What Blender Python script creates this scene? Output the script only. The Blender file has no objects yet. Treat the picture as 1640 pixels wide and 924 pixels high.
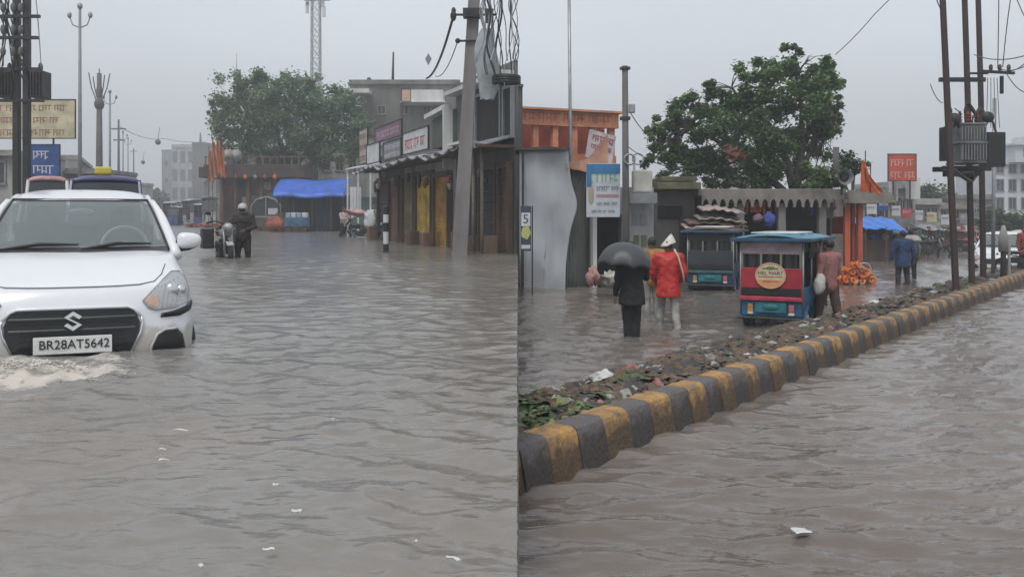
import bpy, bmesh, math, random
import numpy as np
from mathutils import Vector, Matrix
R = math.radians
rnd = random.Random(7)
sc = bpy.context.scene
col = sc.collection

# ------------------------------------------------------------------ camera, sky, sun, exposure
CAMZ = 1.85            # camera height above the lower water
WL = 0.85              # level of the upper (left) flood water
WR = 0.0               # level of the lower (right) flood water
F = 1500.0             # focal length in photo pixels (photo 1640 wide)
HZ = 345.0             # horizon row in the photo
cam_d = bpy.data.cameras.new('camera'); cam = bpy.data.objects.new('camera', cam_d); col.objects.link(cam)
cam.location = (0, 0, CAMZ); cam.rotation_euler = (R(90), 0, 0)
cam_d.sensor_width = 36; cam_d.lens = 36 * F / 1640; cam_d.shift_y = -(462 - HZ) / 1640
cam_d.clip_start = 0.1; cam_d.clip_end = 3000
sc.camera = cam
sc.view_settings.view_transform = 'Standard'; sc.view_settings.look = 'None'
sc.view_settings.exposure = 0.55; sc.view_settings.gamma = 1.0
SUN_EL, SUN_AZ = 58, 200
w = bpy.data.worlds.new('World'); sc.world = w; w.use_nodes = True
nt = w.node_tree; nt.nodes.clear()
out = nt.nodes.new('ShaderNodeOutputWorld'); bg = nt.nodes.new('ShaderNodeBackground')
sky = nt.nodes.new('ShaderNodeTexSky'); sky.sky_type = 'NISHITA'; sky.sun_disc = False
sky.sun_elevation = R(SUN_EL); sky.sun_rotation = R(SUN_AZ); sky.air_density = 1.0; sky.dust_density = 4.0
tc = nt.nodes.new('ShaderNodeTexCoord'); mp = nt.nodes.new('ShaderNodeMapping'); mp.inputs['Scale'].default_value = (1, 1, 3)
nz = nt.nodes.new('ShaderNodeTexNoise'); nz.inputs['Scale'].default_value = 1.6; nz.inputs['Detail'].default_value = 3
rp = nt.nodes.new('ShaderNodeValToRGB')
rp.color_ramp.elements[0].position = 0.3; rp.color_ramp.elements[0].color = (5.5, 5.8, 6.2, 1)
rp.color_ramp.elements[1].position = 0.7; rp.color_ramp.elements[1].color = (6.9, 7.3, 7.8, 1)
mx = nt.nodes.new('ShaderNodeMix'); mx.data_type = 'RGBA'; mx.inputs[0].default_value = 0.9   # thick overcast over the clear sky
nt.links.new(tc.outputs['Generated'], mp.inputs[0]); nt.links.new(mp.outputs[0], nz.inputs['Vector']); nt.links.new(nz.outputs['Fac'], rp.inputs[0])
nt.links.new(sky.outputs[0], mx.inputs[6]); nt.links.new(rp.outputs[0], mx.inputs[7])
nt.links.new(mx.outputs[2], bg.inputs[0]); bg.inputs[1].default_value = 0.093
nt.links.new(bg.outputs[0], out.inputs[0])
sd = bpy.data.lights.new('sun', 'SUN'); sd.energy = 1.15; sd.angle = R(25); sd.color = (1, 0.97, 0.93)
so = bpy.data.objects.new('sun', sd); col.objects.link(so)
_az = R(SUN_AZ); _el = R(SUN_EL)
_d = Vector((math.sin(_az) * math.cos(_el), math.cos(_az) * math.cos(_el), math.sin(_el)))
so.rotation_euler = (-_d).to_track_quat('-Z', 'Y').to_euler()

# ------------------------------------------------------------------ placing and tagging
def at(px, py, Y): return Vector(((px - 820) / F * Y, Y, CAMZ - (py - HZ) / F * Y))
def X_(px, Y): return (px - 820) / F * Y
def Z_(py, Y): return CAMZ - (py - HZ) / F * Y

MATS = {}
def mat(name, c, rough=0.8, var=0.2, scale=2.0, bump=0.15, bscale=25.0, metal=0.0, c2=None, streak=0.0, spec=0.5, coat=0.0, alpha=1.0, trans=0.0, grime=None):
    if name in MATS: return MATS[name]
    m = bpy.data.materials.new(name); m.use_nodes = True; N = m.node_tree.nodes; L = m.node_tree.links
    b = N['Principled BSDF']
    t = N.new('ShaderNodeTexCoord'); n1 = N.new('ShaderNodeTexNoise'); n1.inputs['Scale'].default_value = scale
    n1.inputs['Detail'].default_value = 6; n1.inputs['Roughness'].default_value = 0.65
    src = t.outputs['Object']
    if grime:
        oi = N.new('ShaderNodeObjectInfo'); va = N.new('ShaderNodeVectorMath'); va.operation = 'SCALE'; va.inputs[0].default_value = (7, 13, 0); L.new(oi.outputs['Random'], va.inputs['Scale'])
        vb = N.new('ShaderNodeVectorMath'); L.new(va.outputs[0], vb.inputs[0]); L.new(src, vb.inputs[1]); src = vb.outputs[0]
    if streak:
        mpp = N.new('ShaderNodeMapping'); mpp.inputs['Scale'].default_value = (1, 1, streak); L.new(src, mpp.inputs[0]); L.new(mpp.outputs[0], n1.inputs['Vector'])
    else: L.new(src, n1.inputs['Vector'])
    r = N.new('ShaderNodeValToRGB'); e = r.color_ramp.elements
    d = c2 if c2 else tuple(max(0, x * (1 - var * 1.6)) for x in c)
    e[0].position = 0.32; e[0].color = (*d, 1); e[1].position = 0.62; e[1].color = (*[min(1, x * (1 + var * .4)) for x in c], 1)
    L.new(n1.outputs['Fac'], r.inputs[0]); L.new(r.outputs[0], b.inputs['Base Color'])
    if grime:      # silt stain clinging to the foot, ragged edge
        gz, gc = grime; sx = N.new('ShaderNodeSeparateXYZ'); L.new(src, sx.inputs[0]); gn = N.new('ShaderNodeTexNoise'); gn.inputs['Scale'].default_value = 9; gn.inputs['Detail'].default_value = 5; L.new(src, gn.inputs['Vector'])
        ad = N.new('ShaderNodeMath'); ad.operation = 'MULTIPLY_ADD'; ad.inputs[1].default_value = -.28; L.new(gn.outputs['Fac'], ad.inputs[0]); L.new(sx.outputs['Z'], ad.inputs[2])
        mr = N.new('ShaderNodeMapRange'); mr.inputs['From Min'].default_value = gz - .18; mr.inputs['From Max'].default_value = gz - .10; mr.inputs['To Min'].default_value = .85; mr.inputs['To Max'].default_value = 0; L.new(ad.outputs[0], mr.inputs['Value'])
        mg = N.new('ShaderNodeMix'); mg.data_type = 'RGBA'; mg.inputs[7].default_value = (*gc, 1); L.new(mr.outputs[0], mg.inputs[0]); L.new(r.outputs[0], mg.inputs[6]); L.new(mg.outputs[2], b.inputs['Base Color'])
    b.inputs['Roughness'].default_value = rough; b.inputs['Metallic'].default_value = metal
    b.inputs['Specular IOR Level'].default_value = spec
    if coat: b.inputs['Coat Weight'].default_value = coat; b.inputs['Coat Roughness'].default_value = 0.06
    if alpha < 1: b.inputs['Alpha'].default_value = alpha
    if trans: b.inputs['Transmission Weight'].default_value = trans
    if bump:
        n2 = N.new('ShaderNodeTexNoise'); n2.inputs['Scale'].default_value = bscale; n2.inputs['Detail'].default_value = 4
        L.new(src, n2.inputs['Vector']); bp = N.new('ShaderNodeBump'); bp.inputs['Strength'].default_value = bump; bp.inputs['Distance'].default_value = 0.02
        L.new(n2.outputs['Fac'], bp.inputs['Height']); L.new(bp.outputs[0], b.inputs['Normal'])
    MATS[name] = m; return m

class MB:
    def __init__(s): s.v = []; s.f = []
    def add(s, vs, fs):
        o = len(s.v); s.v += [tuple(p) for p in vs]; s.f += [tuple(i + o for i in f) for f in fs]; return s
    def box(s, c, d, rz=0.0, rx=0.0, ry=0.0):
        M = Matrix.Rotation(rz, 3, 'Z') @ Matrix.Rotation(ry, 3, 'Y') @ Matrix.Rotation(rx, 3, 'X'); c = Vector(c)
        vs = [c + M @ Vector((x * d[0] / 2, y * d[1] / 2, z * d[2] / 2)) for x in (-1, 1) for y in (-1, 1) for z in (-1, 1)]
        return s.add(vs, [(0, 1, 3, 2), (4, 6, 7, 5), (0, 4, 5, 1), (2, 3, 7, 6), (0, 2, 6, 4), (1, 5, 7, 3)])
    def tube(s, pts, r, n=8, caps=True):
        pts = [Vector(p) for p in pts]; k = len(pts)
        rs = list(r) if isinstance(r, (list, tuple)) else [r] * k
        vs = []; fs = []; up = None
        for i, p in enumerate(pts):
            t = (pts[min(i + 1, k - 1)] - pts[max(i - 1, 0)])
            if t.length < 1e-9: t = Vector((0, 0, 1))
            t.normalize()
            if up is None: up = t.orthogonal().normalized()
            else:
                up = (up - t * up.dot(t)); up = up.normalized() if up.length > 1e-6 else t.orthogonal().normalized()
            q = t.cross(up)
            for j in range(n):
                a = 2 * math.pi * j / n; vs.append(p + (up * math.cos(a) + q * math.sin(a)) * rs[i])
        for i in range(k - 1):
            for j in range(n):
                fs.append((i * n + j, i * n + (j + 1) % n, (i + 1) * n + (j + 1) % n, (i + 1) * n + j))
        if caps: fs.append(tuple(range(n - 1, -1, -1))); fs.append(tuple((k - 1) * n + j for j in range(n)))
        return s.add(vs, fs)
    def ell(s, c, r, n=12, m=8, M=None):
        c = Vector(c); vs = []; fs = []
        if not hasattr(r, '__len__'): r = (r, r, r)
        for i in range(m + 1):
            th = math.pi * i / m
            for j in range(n):
                a = 2 * math.pi * j / n
                p = Vector((r[0] * math.sin(th) * math.cos(a), r[1] * math.sin(th) * math.sin(a), r[2] * math.cos(th)))
                vs.append(c + (M @ p if M else p))
        for i in range(m):
            for j in range(n): fs.append((i * n + j, (i + 1) * n + j, (i + 1) * n + (j + 1) % n, i * n + (j + 1) % n))
        return s.add(vs, fs)
    def caps(s, a, b, ra, rb, n=10):     # tapered capsule
        a = Vector(a); b = Vector(b); d = b - a; L = d.length; d = d / L if L > 1e-6 else Vector((0, 0, 1))
        P = []; rr = []
        for i in range(5): th = math.pi / 2 * (i / 4); P.append(a - d * ra * math.cos(th)); rr.append(max(1e-3, ra * math.sin(th)))
        for i in range(5): th = math.pi / 2 * (i / 4); P.append(b + d * rb * math.sin(th)); rr.append(max(1e-3, rb * math.cos(th)))
        return s.tube(P, rr, n)
    def grid(s, fn, nu, nv):
        vs = [fn(i / nu, j / nv) for j in range(nv + 1) for i in range(nu + 1)]
        fs = [(j * (nu + 1) + i, j * (nu + 1) + i + 1, (j + 1) * (nu + 1) + i + 1, (j + 1) * (nu + 1) + i) for j in range(nv) for i in range(nu)]
        return s.add(vs, fs)
    def prism(s, poly, axis, a, b):      # polygon of 2-tuples extruded along axis 'x','y','z'
        n = len(poly)
        def mk(p, t): return {'y': (p[0], t, p[1]), 'x': (t, p[0], p[1]), 'z': (p[0], p[1], t)}[axis]
        vs = [mk(p, a) for p in poly] + [mk(p, b) for p in poly]
        fs = [tuple(range(n)), tuple(range(2 * n - 1, n - 1, -1))] + [(i, i + n, (i + 1) % n + n, (i + 1) % n) for i in range(n)]
        return s.add(vs, fs)
    def disc(s, c, r, th=0.02, axis='y', n=20):
        d = {'y': Vector((0, 1, 0)), 'x': Vector((1, 0, 0)), 'z': Vector((0, 0, 1))}[axis] * th / 2
        return s.tube([Vector(c) - d, Vector(c) + d], r, n)
    def torus(s, c, R0, r, axis='x', n=20, m=8):
        vs = []; fs = []; c = Vector(c)
        for i in range(n):
            a = 2 * math.pi * i / n
            for j in range(m):
                b = 2 * math.pi * j / m; q = R0 + r * math.cos(b); h = r * math.sin(b)
                p = {'x': (h, q * math.cos(a), q * math.sin(a)), 'y': (q * math.cos(a), h, q * math.sin(a)), 'z': (q * math.cos(a), q * math.sin(a), h)}[axis]
                vs.append(c + Vector(p))
        for i in range(n):
            for j in range(m): fs.append((i * m + j, ((i + 1) % n) * m + j, ((i + 1) % n) * m + (j + 1) % m, i * m + (j + 1) % m))
        return s.add(vs, fs)
    def mesh(s, name='m', fix=True):
        me = bpy.data.meshes.new(name); me.from_pydata(s.v, [], s.f)
        if fix:
            bm = bmesh.new(); bm.from_mesh(me); bmesh.ops.recalc_face_normals(bm, faces=bm.faces); bm.to_mesh(me); bm.free()
        me.update(); return me

def obj(name, mb, m, parent=None, smooth=False, bevel=0.0, loc=None, fix=True):
    me = mb if isinstance(mb, bpy.types.Mesh) else mb.mesh(name, fix)
    if m is not None and not me.materials:
        for mm in (m if isinstance(m, (list, tuple)) else [m]): me.materials.append(mm)
    if smooth:
        me.polygons.foreach_set('use_smooth', [True] * len(me.polygons))
    o = bpy.data.objects.new(name, me); col.objects.link(o)
    if parent: o.parent = parent
    if loc is not None: o.location = loc
    if bevel:
        b = o.modifiers.new('b', 'BEVEL'); b.width = bevel; b.segments = 2; b.limit_method = 'ANGLE'
    return o
def tag(o, label=None, cat=None, group=None, kind=None):
    if label: o['label'] = label
    if cat: o['category'] = cat
    if group: o['group'] = group
    if kind: o['kind'] = kind
    return o
def thing(name, label, cat, loc=(0, 0, 0), rz=0.0, group=None):
    o = bpy.data.objects.new(name, None); col.objects.link(o); o.location = loc; o.rotation_euler = (0, 0, rz)
    o.empty_display_size = 0.1
    return tag(o, label, cat, group)
def copy_tree(o, label=None, loc=None, rz=None, parent=None, scale=None):
    c = o.copy(); col.objects.link(c)
    if parent: c.parent = parent
    if label: c['label'] = label
    if loc is not None: c.location = loc
    if rz is not None: c.rotation_euler = (0, 0, rz)
    if scale: c.scale = scale
    for ch in list(o.children): copy_tree(ch, parent=c)
    return c
def text_mesh(txt, size, depth=0.003):
    cu = bpy.data.curves.new('txt', 'FONT'); cu.body = txt; cu.size = size; cu.extrude = depth; cu.align_x = 'CENTER'; cu.align_y = 'CENTER'
    o = bpy.data.objects.new('txt', cu); col.objects.link(o)
    bpy.context.view_layer.update()
    me = bpy.data.meshes.new_from_object(o.evaluated_get(bpy.context.evaluated_depsgraph_get()))
    bpy.data.objects.remove(o); bpy.data.curves.remove(cu)
    me.transform(Matrix.Rotation(R(90), 4, 'X'))
    return me
def script_line(mb, x0, x1, z, h, y, rr, th=0.004):     # a row of headlined strokes as on the shop boards (not legible in the photo)
    x = x0
    while x < x1 - h * .6:
        wl = h * rr.uniform(1.2, 2.6); e = min(x + wl, x1)
        mb.box(((x + e) / 2, y, z + h * .45), (e - x, th, h * .1))
        q = x + h * .12
        while q < e - h * .1:
            hh = h * rr.uniform(.55, .85); mb.box((q, y, z + h * .42 - hh / 2), (h * .12, th, hh))
            if rr.random() < .7: mb.box((q + h * .16, y, z + rr.uniform(-.2, .2) * h), (h * .26, th, h * .11), ry=rr.uniform(-.6, .6))
            q += h * rr.uniform(.34, .5)
        x = e + h * .35
# ------------------------------------------------------------------ materials
M_conc = mat('concrete', (.27, .26, .25), .85, .3, 1.2, .3, 12, streak=.35)
M_concd = mat('concrete_dark', (.13, .125, .12), .85, .35, 1.5, .3, 12, streak=.35)
M_plast = mat('old_plaster', (.36, .35, .33), .85, .35, 1.0, .25, 9, streak=.3)
M_white = mat('white_wash', (.62, .62, .61), .8, .2, 1.0, .2, 10, streak=.3)
M_iron = mat('dark_iron', (.035, .035, .036), .5, .4, 4, .2, 30, metal=.3)
M_rust = mat('rusty_iron', (.026, .019, .018), .7, .4, 3, .3, 30, c2=(.055, .028, .022))
M_black = mat('black_plastic', (.012, .012, .013), .45, .2, 5, .1, 40)
M_rubber = mat('rubber', (.018, .018, .018), .8, .2, 8, .2, 40)
M_metal = mat('galvanised', (.33, .34, .35), .45, .2, 3, .1, 20, metal=.6)
M_grey = mat('grey_paint', (.22, .23, .24), .5, .2, 2, .1, 20)
M_wood = mat('dark_wood', (.09, .055, .04), .8, .35, 3, .3, 14, streak=.2)
M_wood2 = mat('brown_wood', (.16, .10, .07), .8, .35, 3, .3, 14, streak=.2)
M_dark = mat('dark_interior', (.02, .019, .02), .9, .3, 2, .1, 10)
M_blue_tarp = mat('blue_tarp', (.015, .10, .50), .4, .25, 2, .4, 6)
M_orange = mat('orange_cloth', (.62, .13, .03), .75, .3, 5, .3, 12)
M_marigold = mat('marigold', (.68, .22, .05), .8, .4, 9, .4, 30, c2=(.45, .07, .02))
M_orangew = mat('orange_wall', (.55, .17, .08), .8, .3, 1.5, .2, 12, streak=.3)
M_redw = mat('dark_red', (.25, .05, .035), .8, .3, 1.5, .2, 12)
M_bark = mat('bark', (.09, .075, .06), .9, .35, 6, .6, 18, streak=.3)
M_skin = mat('brown_skin', (.19, .10, .065), .55, .1, 6, .05, 60)
M_hair = mat('black_hair', (.01, .009, .009), .5, .2, 20, .3, 80)
M_glassd = mat('dark_glass', (.03, .035, .04), .12, .2, 1, 0)
M_yellow = mat('yellow_paint', (.62, .40, .03), .6, .3, 3, .2, 20, c2=(.30, .17, .03))
# ------------------------------------------------------------------ ground, road, flood water
SEAM = 0.00633
obj_ground = MB()
obj_ground.grid(lambda a, b: (-350 + 700 * a, -30 + 420 * b, -0.30), 8, 8)
tag(obj('ground', obj_ground, mat('mud', (.12, .10, .08), .9, .3, .3, .4, 4), fix=False), kind='structure')
rd = MB(); rd.prism([(-350, -30), (-0.6, -30), (-0.6, 1), (-0.4, 20), (-0.3, 388), (-350, 388)], 'z', -0.29, 0.45)
tag(obj('road', rd, mat('wet_asphalt', (.05, .05, .05), .6, .3, 2, .4, 30)), kind='structure')

def water_mat(name, c, c2, bump, sc1, rough, foam=False):
    m = bpy.data.materials.new(name); m.use_nodes = True; N = m.node_tree.nodes; L = m.node_tree.links; b = N['Principled BSDF']
    t = N.new('ShaderNodeTexCoord')
    n0 = N.new('ShaderNodeTexNoise'); n0.inputs['Scale'].default_value = .35; n0.inputs['Detail'].default_value = 4
    r = N.new('ShaderNodeValToRGB'); r.color_ramp.elements[0].position = .35; r.color_ramp.elements[0].color = (*c, 1)
    r.color_ramp.elements[1].position = .65; r.color_ramp.elements[1].color = (*c2, 1)
    L.new(t.outputs['Object'], n0.inputs['Vector']); L.new(n0.outputs['Fac'], r.inputs[0]); L.new(r.outputs[0], b.inputs['Base Color'])
    b.inputs['Roughness'].default_value = rough; b.inputs['IOR'].default_value = 1.33
    prev = None
    for s_, st, strength, dist, rot in ((sc1, (.55, 1.5, 1), bump, .05, .25), (sc1 * 2.7, (.7, 1.3, 1), bump * .8, .02, -.4), (sc1 * 7, (1, 1, 1), bump * .5, .006, .1)):
        mp_ = N.new('ShaderNodeMapping'); mp_.inputs['Scale'].default_value = st; mp_.inputs['Rotation'].default_value = (0, 0, rot)
        n_ = N.new('ShaderNodeTexNoise'); n_.inputs['Scale'].default_value = s_; n_.inputs['Detail'].default_value = 3; n_.inputs['Distortion'].default_value = .4
        L.new(t.outputs['Object'], mp_.inputs[0]); L.new(mp_.outputs[0], n_.inputs['Vector'])
        bp = N.new('ShaderNodeBump'); bp.inputs['Strength'].default_value = strength; bp.inputs['Distance'].default_value = dist
        L.new(n_.outputs['Fac'], bp.inputs['Height'])
        if prev: L.new(prev.outputs[0], bp.inputs['Normal'])
        prev = bp
    L.new(prev.outputs[0], b.inputs['Normal'])
    if foam:
        at_ = N.new('ShaderNodeAttribute'); at_.attribute_name = 'foam'; fn_ = N.new('ShaderNodeTexNoise'); fn_.inputs['Scale'].default_value = 14; fn_.inputs['Detail'].default_value = 8; fn_.inputs['Roughness'].default_value = .75
        L.new(t.outputs['Object'], fn_.inputs['Vector']); ma = N.new('ShaderNodeMath'); ma.operation = 'MULTIPLY_ADD'; ma.inputs[1].default_value = 1.6; ma.inputs[2].default_value = -1.25
        L.new(fn_.outputs['Fac'], ma.inputs[0]); m2 = N.new('ShaderNodeMath'); m2.operation = 'ADD'; L.new(ma.outputs[0], m2.inputs[0]); L.new(at_.outputs['Fac'], m2.inputs[1])
        m3 = N.new('ShaderNodeMapRange'); m3.inputs['From Min'].default_value = 0.0; m3.inputs['From Max'].default_value = .35; L.new(m2.outputs[0], m3.inputs['Value'])
        mf = N.new('ShaderNodeMix'); mf.data_type = 'RGBA'; mf.inputs[7].default_value = (.52, .475, .42, 1); L.new(m3.outputs[0], mf.inputs[0])
        a2 = N.new('ShaderNodeAttribute'); a2.attribute_name = 'silt'; ms = N.new('ShaderNodeMix'); ms.data_type = 'RGBA'; ms.inputs[7].default_value = (.20, .165, .135, 1); L.new(a2.outputs['Fac'], ms.inputs[0]); L.new(r.outputs[0], ms.inputs[6]); L.new(ms.outputs[2], mf.inputs[6]); L.new(mf.outputs[2], b.inputs['Base Color'])
        rr = N.new('ShaderNodeMapRange'); rr.inputs['To Min'].default_value = rough; rr.inputs['To Max'].default_value = .7; L.new(m3.outputs[0], rr.inputs['Value']); L.new(rr.outputs[0], b.inputs['Roughness'])
    return m

def waves(X, Y, seed, lam, steep, ang, n=46, sharp=.35, cusp=0.0, th0=1.69):
    g = np.random.RandomState(seed); H = np.zeros_like(X)
    dist = np.maximum(Y, 2.0)
    for i in range(n):
        l = math.exp(g.uniform(math.log(lam[0]), math.log(lam[1]))); k = 2 * math.pi / l
        th = th0 + g.normal() * ang if i % 3 else g.uniform(0, math.pi) if ang > .6 else th0 + g.normal() * ang * 1.6
        ph = g.uniform(0, 6.28)
        # low frequency patches so the trains come and go
        px, py = g.uniform(-.6, .6, 2); mod = .5 + .5 * np.sin(px * X + py * Y + g.uniform(0, 6.28))
        warp = .35 * l * np.sin(.9 / l * (.6 * X - .5 * Y) * .35 + g.uniform(0, 6.28))
        s_ = np.sin(k * (math.cos(th) * X + math.sin(th) * (Y + warp)) + ph)
        if cusp: s_ = s_ * (1 - cusp) + cusp * (1.3 - 2.6 * np.abs(np.sin(.5 * (k * (math.cos(th) * X + math.sin(th) * (Y + 1.6 * warp)) + ph))))
        fade = np.clip((l - 2.4 * .0055 * dist) / (l * .6), 0, 1)
        H += steep / k * mod * fade * (s_ + sharp * (s_ * s_ - .5))
    return H

def sheet(name, s_arr, y_arr, level, fn, edge=None):
    S, Yg = np.meshgrid(s_arr, y_arr)
    X = np.clip(S * np.maximum(Yg, 2.5), -340, 340)
    Z = level + fn(X, Yg)
    nr, nc = X.shape
    if edge is not None:      # last column rolls over the drop to the lower water
        for k_, (dx, dz) in enumerate(edge):
            c_ = nc - len(edge) + k_
            X[:, c_] = SEAM * np.maximum(Yg[:, c_], 2.5) + dx; Z[:, c_] = (Z[:, c_] if dz is None else dz)
    V = np.stack([X, Yg, Z], -1).reshape(-1, 3).astype(np.float32)
    idx = np.arange(nr * nc).reshape(nr, nc)
    Fq = np.stack([idx[:-1, :-1], idx[:-1, 1:], idx[1:, 1:], idx[1:, :-1]], -1).reshape(-1, 4).astype(np.int32)
    me = bpy.data.meshes.new(name); me.vertices.add(len(V)); me.vertices.foreach_set('co', V.ravel())
    me.loops.add(Fq.size); me.loops.foreach_set('vertex_index', Fq.ravel())
    me.polygons.add(len(Fq)); me.polygons.foreach_set('loop_start', np.arange(0, Fq.size, 4, dtype=np.int32))
    me.polygons.foreach_set('loop_total', np.full(len(Fq), 4, dtype=np.int32)); me.update(calc_edges=True)
    me.polygons.foreach_set('use_smooth', [True] * len(Fq))
    if edge is not None:
        at_ = me.attributes.new('foam', 'FLOAT', 'POINT'); A = X.ravel(); B = Yg.ravel()
        fm = 1.15 * np.exp(-((A + 2.95) / .50) ** 2 - ((B - 5.80 - .10 * np.sin(7 * A)) / .27) ** 2) + .62 * np.exp(-((B - 6.42 - .04 * np.sin(8 * A)) / .14) ** 2) * np.exp(-((A + 3.3) / .85) ** 2) + .45 * np.exp(-((A + 2.75) / .22) ** 2 - ((B - 6.1) / .35) ** 2)
        at_.data.foreach_set('value', fm.astype(np.float32))
        a2 = me.attributes.new('silt', 'FLOAT', 'POINT'); sv = np.exp(-((A + 2.1) / 1.1) ** 2 - ((B - 3.9) / 1.4) ** 2) * (.55 + .35 * np.sin(2.3 * A + 1.1 * B) * np.sin(2.9 * B - 1.2 * A)); sv += .3 * np.exp(-((A + .2) / .5) ** 2); a2.data.foreach_set('value', sv.clip(0, 1).astype(np.float32))
    return me
y_arr = np.concatenate([np.linspace(-28, 1.8, 16), np.exp(np.linspace(math.log(2.0), math.log(40), 560)), np.exp(np.linspace(math.log(41), math.log(380), 90))])
CARP = Vector((-3.195, 6.82))
def left_h(X, Y):
    H = waves(X, Y, 3, (.10, .9), .034, 1.1, 90, .3, .4)
    H += waves(X, Y, 8, (.12, .55), .050, .16, 26, .3, .6, th0=.97) / (1 + np.exp(-(X + 1.9) * 4)) / (1 + np.exp((Y - 5.6) * 2))
    # swell pushed up round the car, breaking on its off side
    dx = X - (CARP.x + .25); dy = Y - (CARP.y - .35)
    ring = np.exp(-((dy + .05 * dx * dx) / .22) ** 2) * np.exp(-(dx / 1.3) ** 2)
    H += .035 * ring * (1 + .6 * np.sin(9 * X + 5 * Y))
    bx = X + 3.0; by = Y - 5.85
    chop = np.sin(17 * X + 6 * Y) * np.sin(13 * Y - 7 * X) + .6 * np.sin(31 * X - 11 * Y) * np.sin(27 * Y + 5 * X)
    chop2 = np.sin(47 * X + 9 * Y + 2 * np.sin(9 * Y)) * np.sin(53 * Y - 17 * X)
    H += np.exp(-((bx - .08) / .58) ** 2 - (by / .34) ** 2) * 1.3 * (.040 + .016 * chop + .008 * chop2)
    return H * np.clip((60 - Y) / 20, .15, 1)
def right_h(X, Y):
    H = waves(X, Y, 11, (.12, .95), .078, .40, 64, .4, .6)
    # calmer in the far street and behind the median
    return H * np.clip((55 - Y) / 20, .15, 1)
M_wl = water_mat('flood_water_grey', (.155, .142, .125), (.21, .20, .185), .6, 2.6, .17, True)
M_wr = water_mat('flood_water_brown', (.135, .114, .100), (.185, .16, .142), .40, 3.6, .05)
sl = np.concatenate([-np.exp(np.linspace(math.log(6), math.log(.66), 14)), np.linspace(-.64, SEAM, 400), [SEAM, SEAM, SEAM]])
o = obj('upper_flood_water', sheet('upper_flood_water', sl, y_arr, WL, left_h, [(-.002, None), (.001, WL - .06), (.002, WL - .13)]), M_wl); tag(o, kind='structure')
rw = MB(); rw.prism([(-.14, -28), (SEAM * 2.5 + .004, -28), (SEAM * 2.5 + .004, 2.5), (SEAM * 90 + .004, 90), (-.14, 90)], 'z', -.30, WL - .10)
tag(obj('retaining_wall', rw, mat('wall_concrete', (.17, .16, .15), .85, .35, 1.5, .5, 14, streak=.4)), kind='structure')
sr = np.concatenate([np.linspace(SEAM, .60, 400), np.exp(np.linspace(math.log(.62), math.log(6), 14))])
o = obj('lower_flood_water', sheet('lower_flood_water', sr, y_arr, WR, right_h), M_wr); tag(o, kind='structure')

# ------------------------------------------------------------------ median: painted kerb blocks, low inner kerb, soil
KD = Vector((.588, .809, 0)); KN = Vector((-.809, .588, 0)); K0 = Vector((.045, 6.29, 0))     # outer waterline start, along, inward
def kp(t, n, z): p = K0 + KD * t + KN * n; return Vector((p.x, p.y, z))
KLEN = 62.0
core = MB(); core.prism([(.045, -.3), (.30, -.3), (.28, .262), (.10, .262)], 'y', 0.0, KLEN)
ang = math.atan2(KD.x, KD.y)
kerb = obj('kerb', core, M_concd, loc=(K0.x, K0.y, 0)); kerb.rotation_euler = (0, 0, -ang); kerb.scale = (-1, 1, 1); tag(kerb, kind='structure')
# local x of the kerb points towards the soil (scale -1 flips it)
M_kb = mat('kerb_black', (.095, .095, .105), .8, .4, 6, .8, 30, c2=(.12, .09, .065), grime=(.17, (.045, .036, .03)))
M_ky = mat('kerb_yellow', (.40, .225, .07), .8, .35, 7, .9, 30, c2=(.15, .11, .08), grime=(.17, (.06, .042, .03)))
blk = []
for k_ in range(8):
    mm = (M_ky, M_kb)[k_ % 2]
    b = bmesh.new()
    prof = [(-.02, -.12), (.015, .09), (.045, .225), (.062, .262), (.10, .284), (.27, .286), (.30, .265), (.31, .1), (.31, -.12)]
    n = 7; g = []
    for i in range(n + 1):
        g.append([b.verts.new((p[0] + rnd.uniform(-.0035, .0035) * (1 if 0 < i < n else .3), i / n * .388 + k_ * 0, p[1] + rnd.uniform(-.004, .003))) for p in prof])
    for i in range(n):
        for j in range(len(prof) - 1): b.faces.new((g[i][j], g[i][j + 1], g[i + 1][j + 1], g[i + 1][j]))
    for e_ in (g[0], list(reversed(g[n]))):
        f_ = b.faces.new([b.verts.new(v.co) for v in e_]); f_.tag = True
    bmesh.ops.recalc_face_normals(b, faces=b.faces)
    me = bpy.data.meshes.new('kerb_block'); b.to_mesh(me); b.free(); me.materials.append(mm)
    blk.append(me)
t = 0.02; i = 0
while t < KLEN - .5:
    L_ = .36 + rnd.uniform(-.04, .04) if i else .065
    o = bpy.data.objects.new('kerb_block', blk[i % 8]); col.objects.link(o); o.parent = kerb
    o.location = (rnd.uniform(-.008, .008), t, rnd.uniform(-.006, .004)); o.scale = (1, (L_ - .006) / .388, 1)
    t += L_; i += 1
ik = MB(); ik.prism([(1.50, -.3), (1.64, -.3), (1.63, .07), (1.52, .07)], 'y', -.0, KLEN)
inner = obj('inner_kerb', ik, M_conc, loc=(K0.x, K0.y, 0), bevel=.02); inner.rotation_euler = (0, 0, -ang); inner.scale = (-1, 1, 1); tag(inner, kind='structure')
def soil_h(n, t):
    e = math.sin(math.pi * min(1, max(0, (n - .3) / 1.2)))
    return .07 + e * (.065 + .03 * math.sin(t * 1.7 + n * 3) + .025 * math.sin(t * 4.1 - n * 5) + (.10 * math.exp(-((t - 5.2) / 1.3) ** 2) + .05 * math.exp(-((t - 3.6) / .6) ** 2) + .05 * math.exp(-((t - 8.2) / 1.2) ** 2)))
sm = MB()
def sfn(a, b):
    n = .27 + 1.24 * a; t_ = KLEN * b * b
    p = kp(t_, n, soil_h(n, t_) + rnd.uniform(-.012, .012)); return p
sm.grid(sfn, 16, 420)
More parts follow.
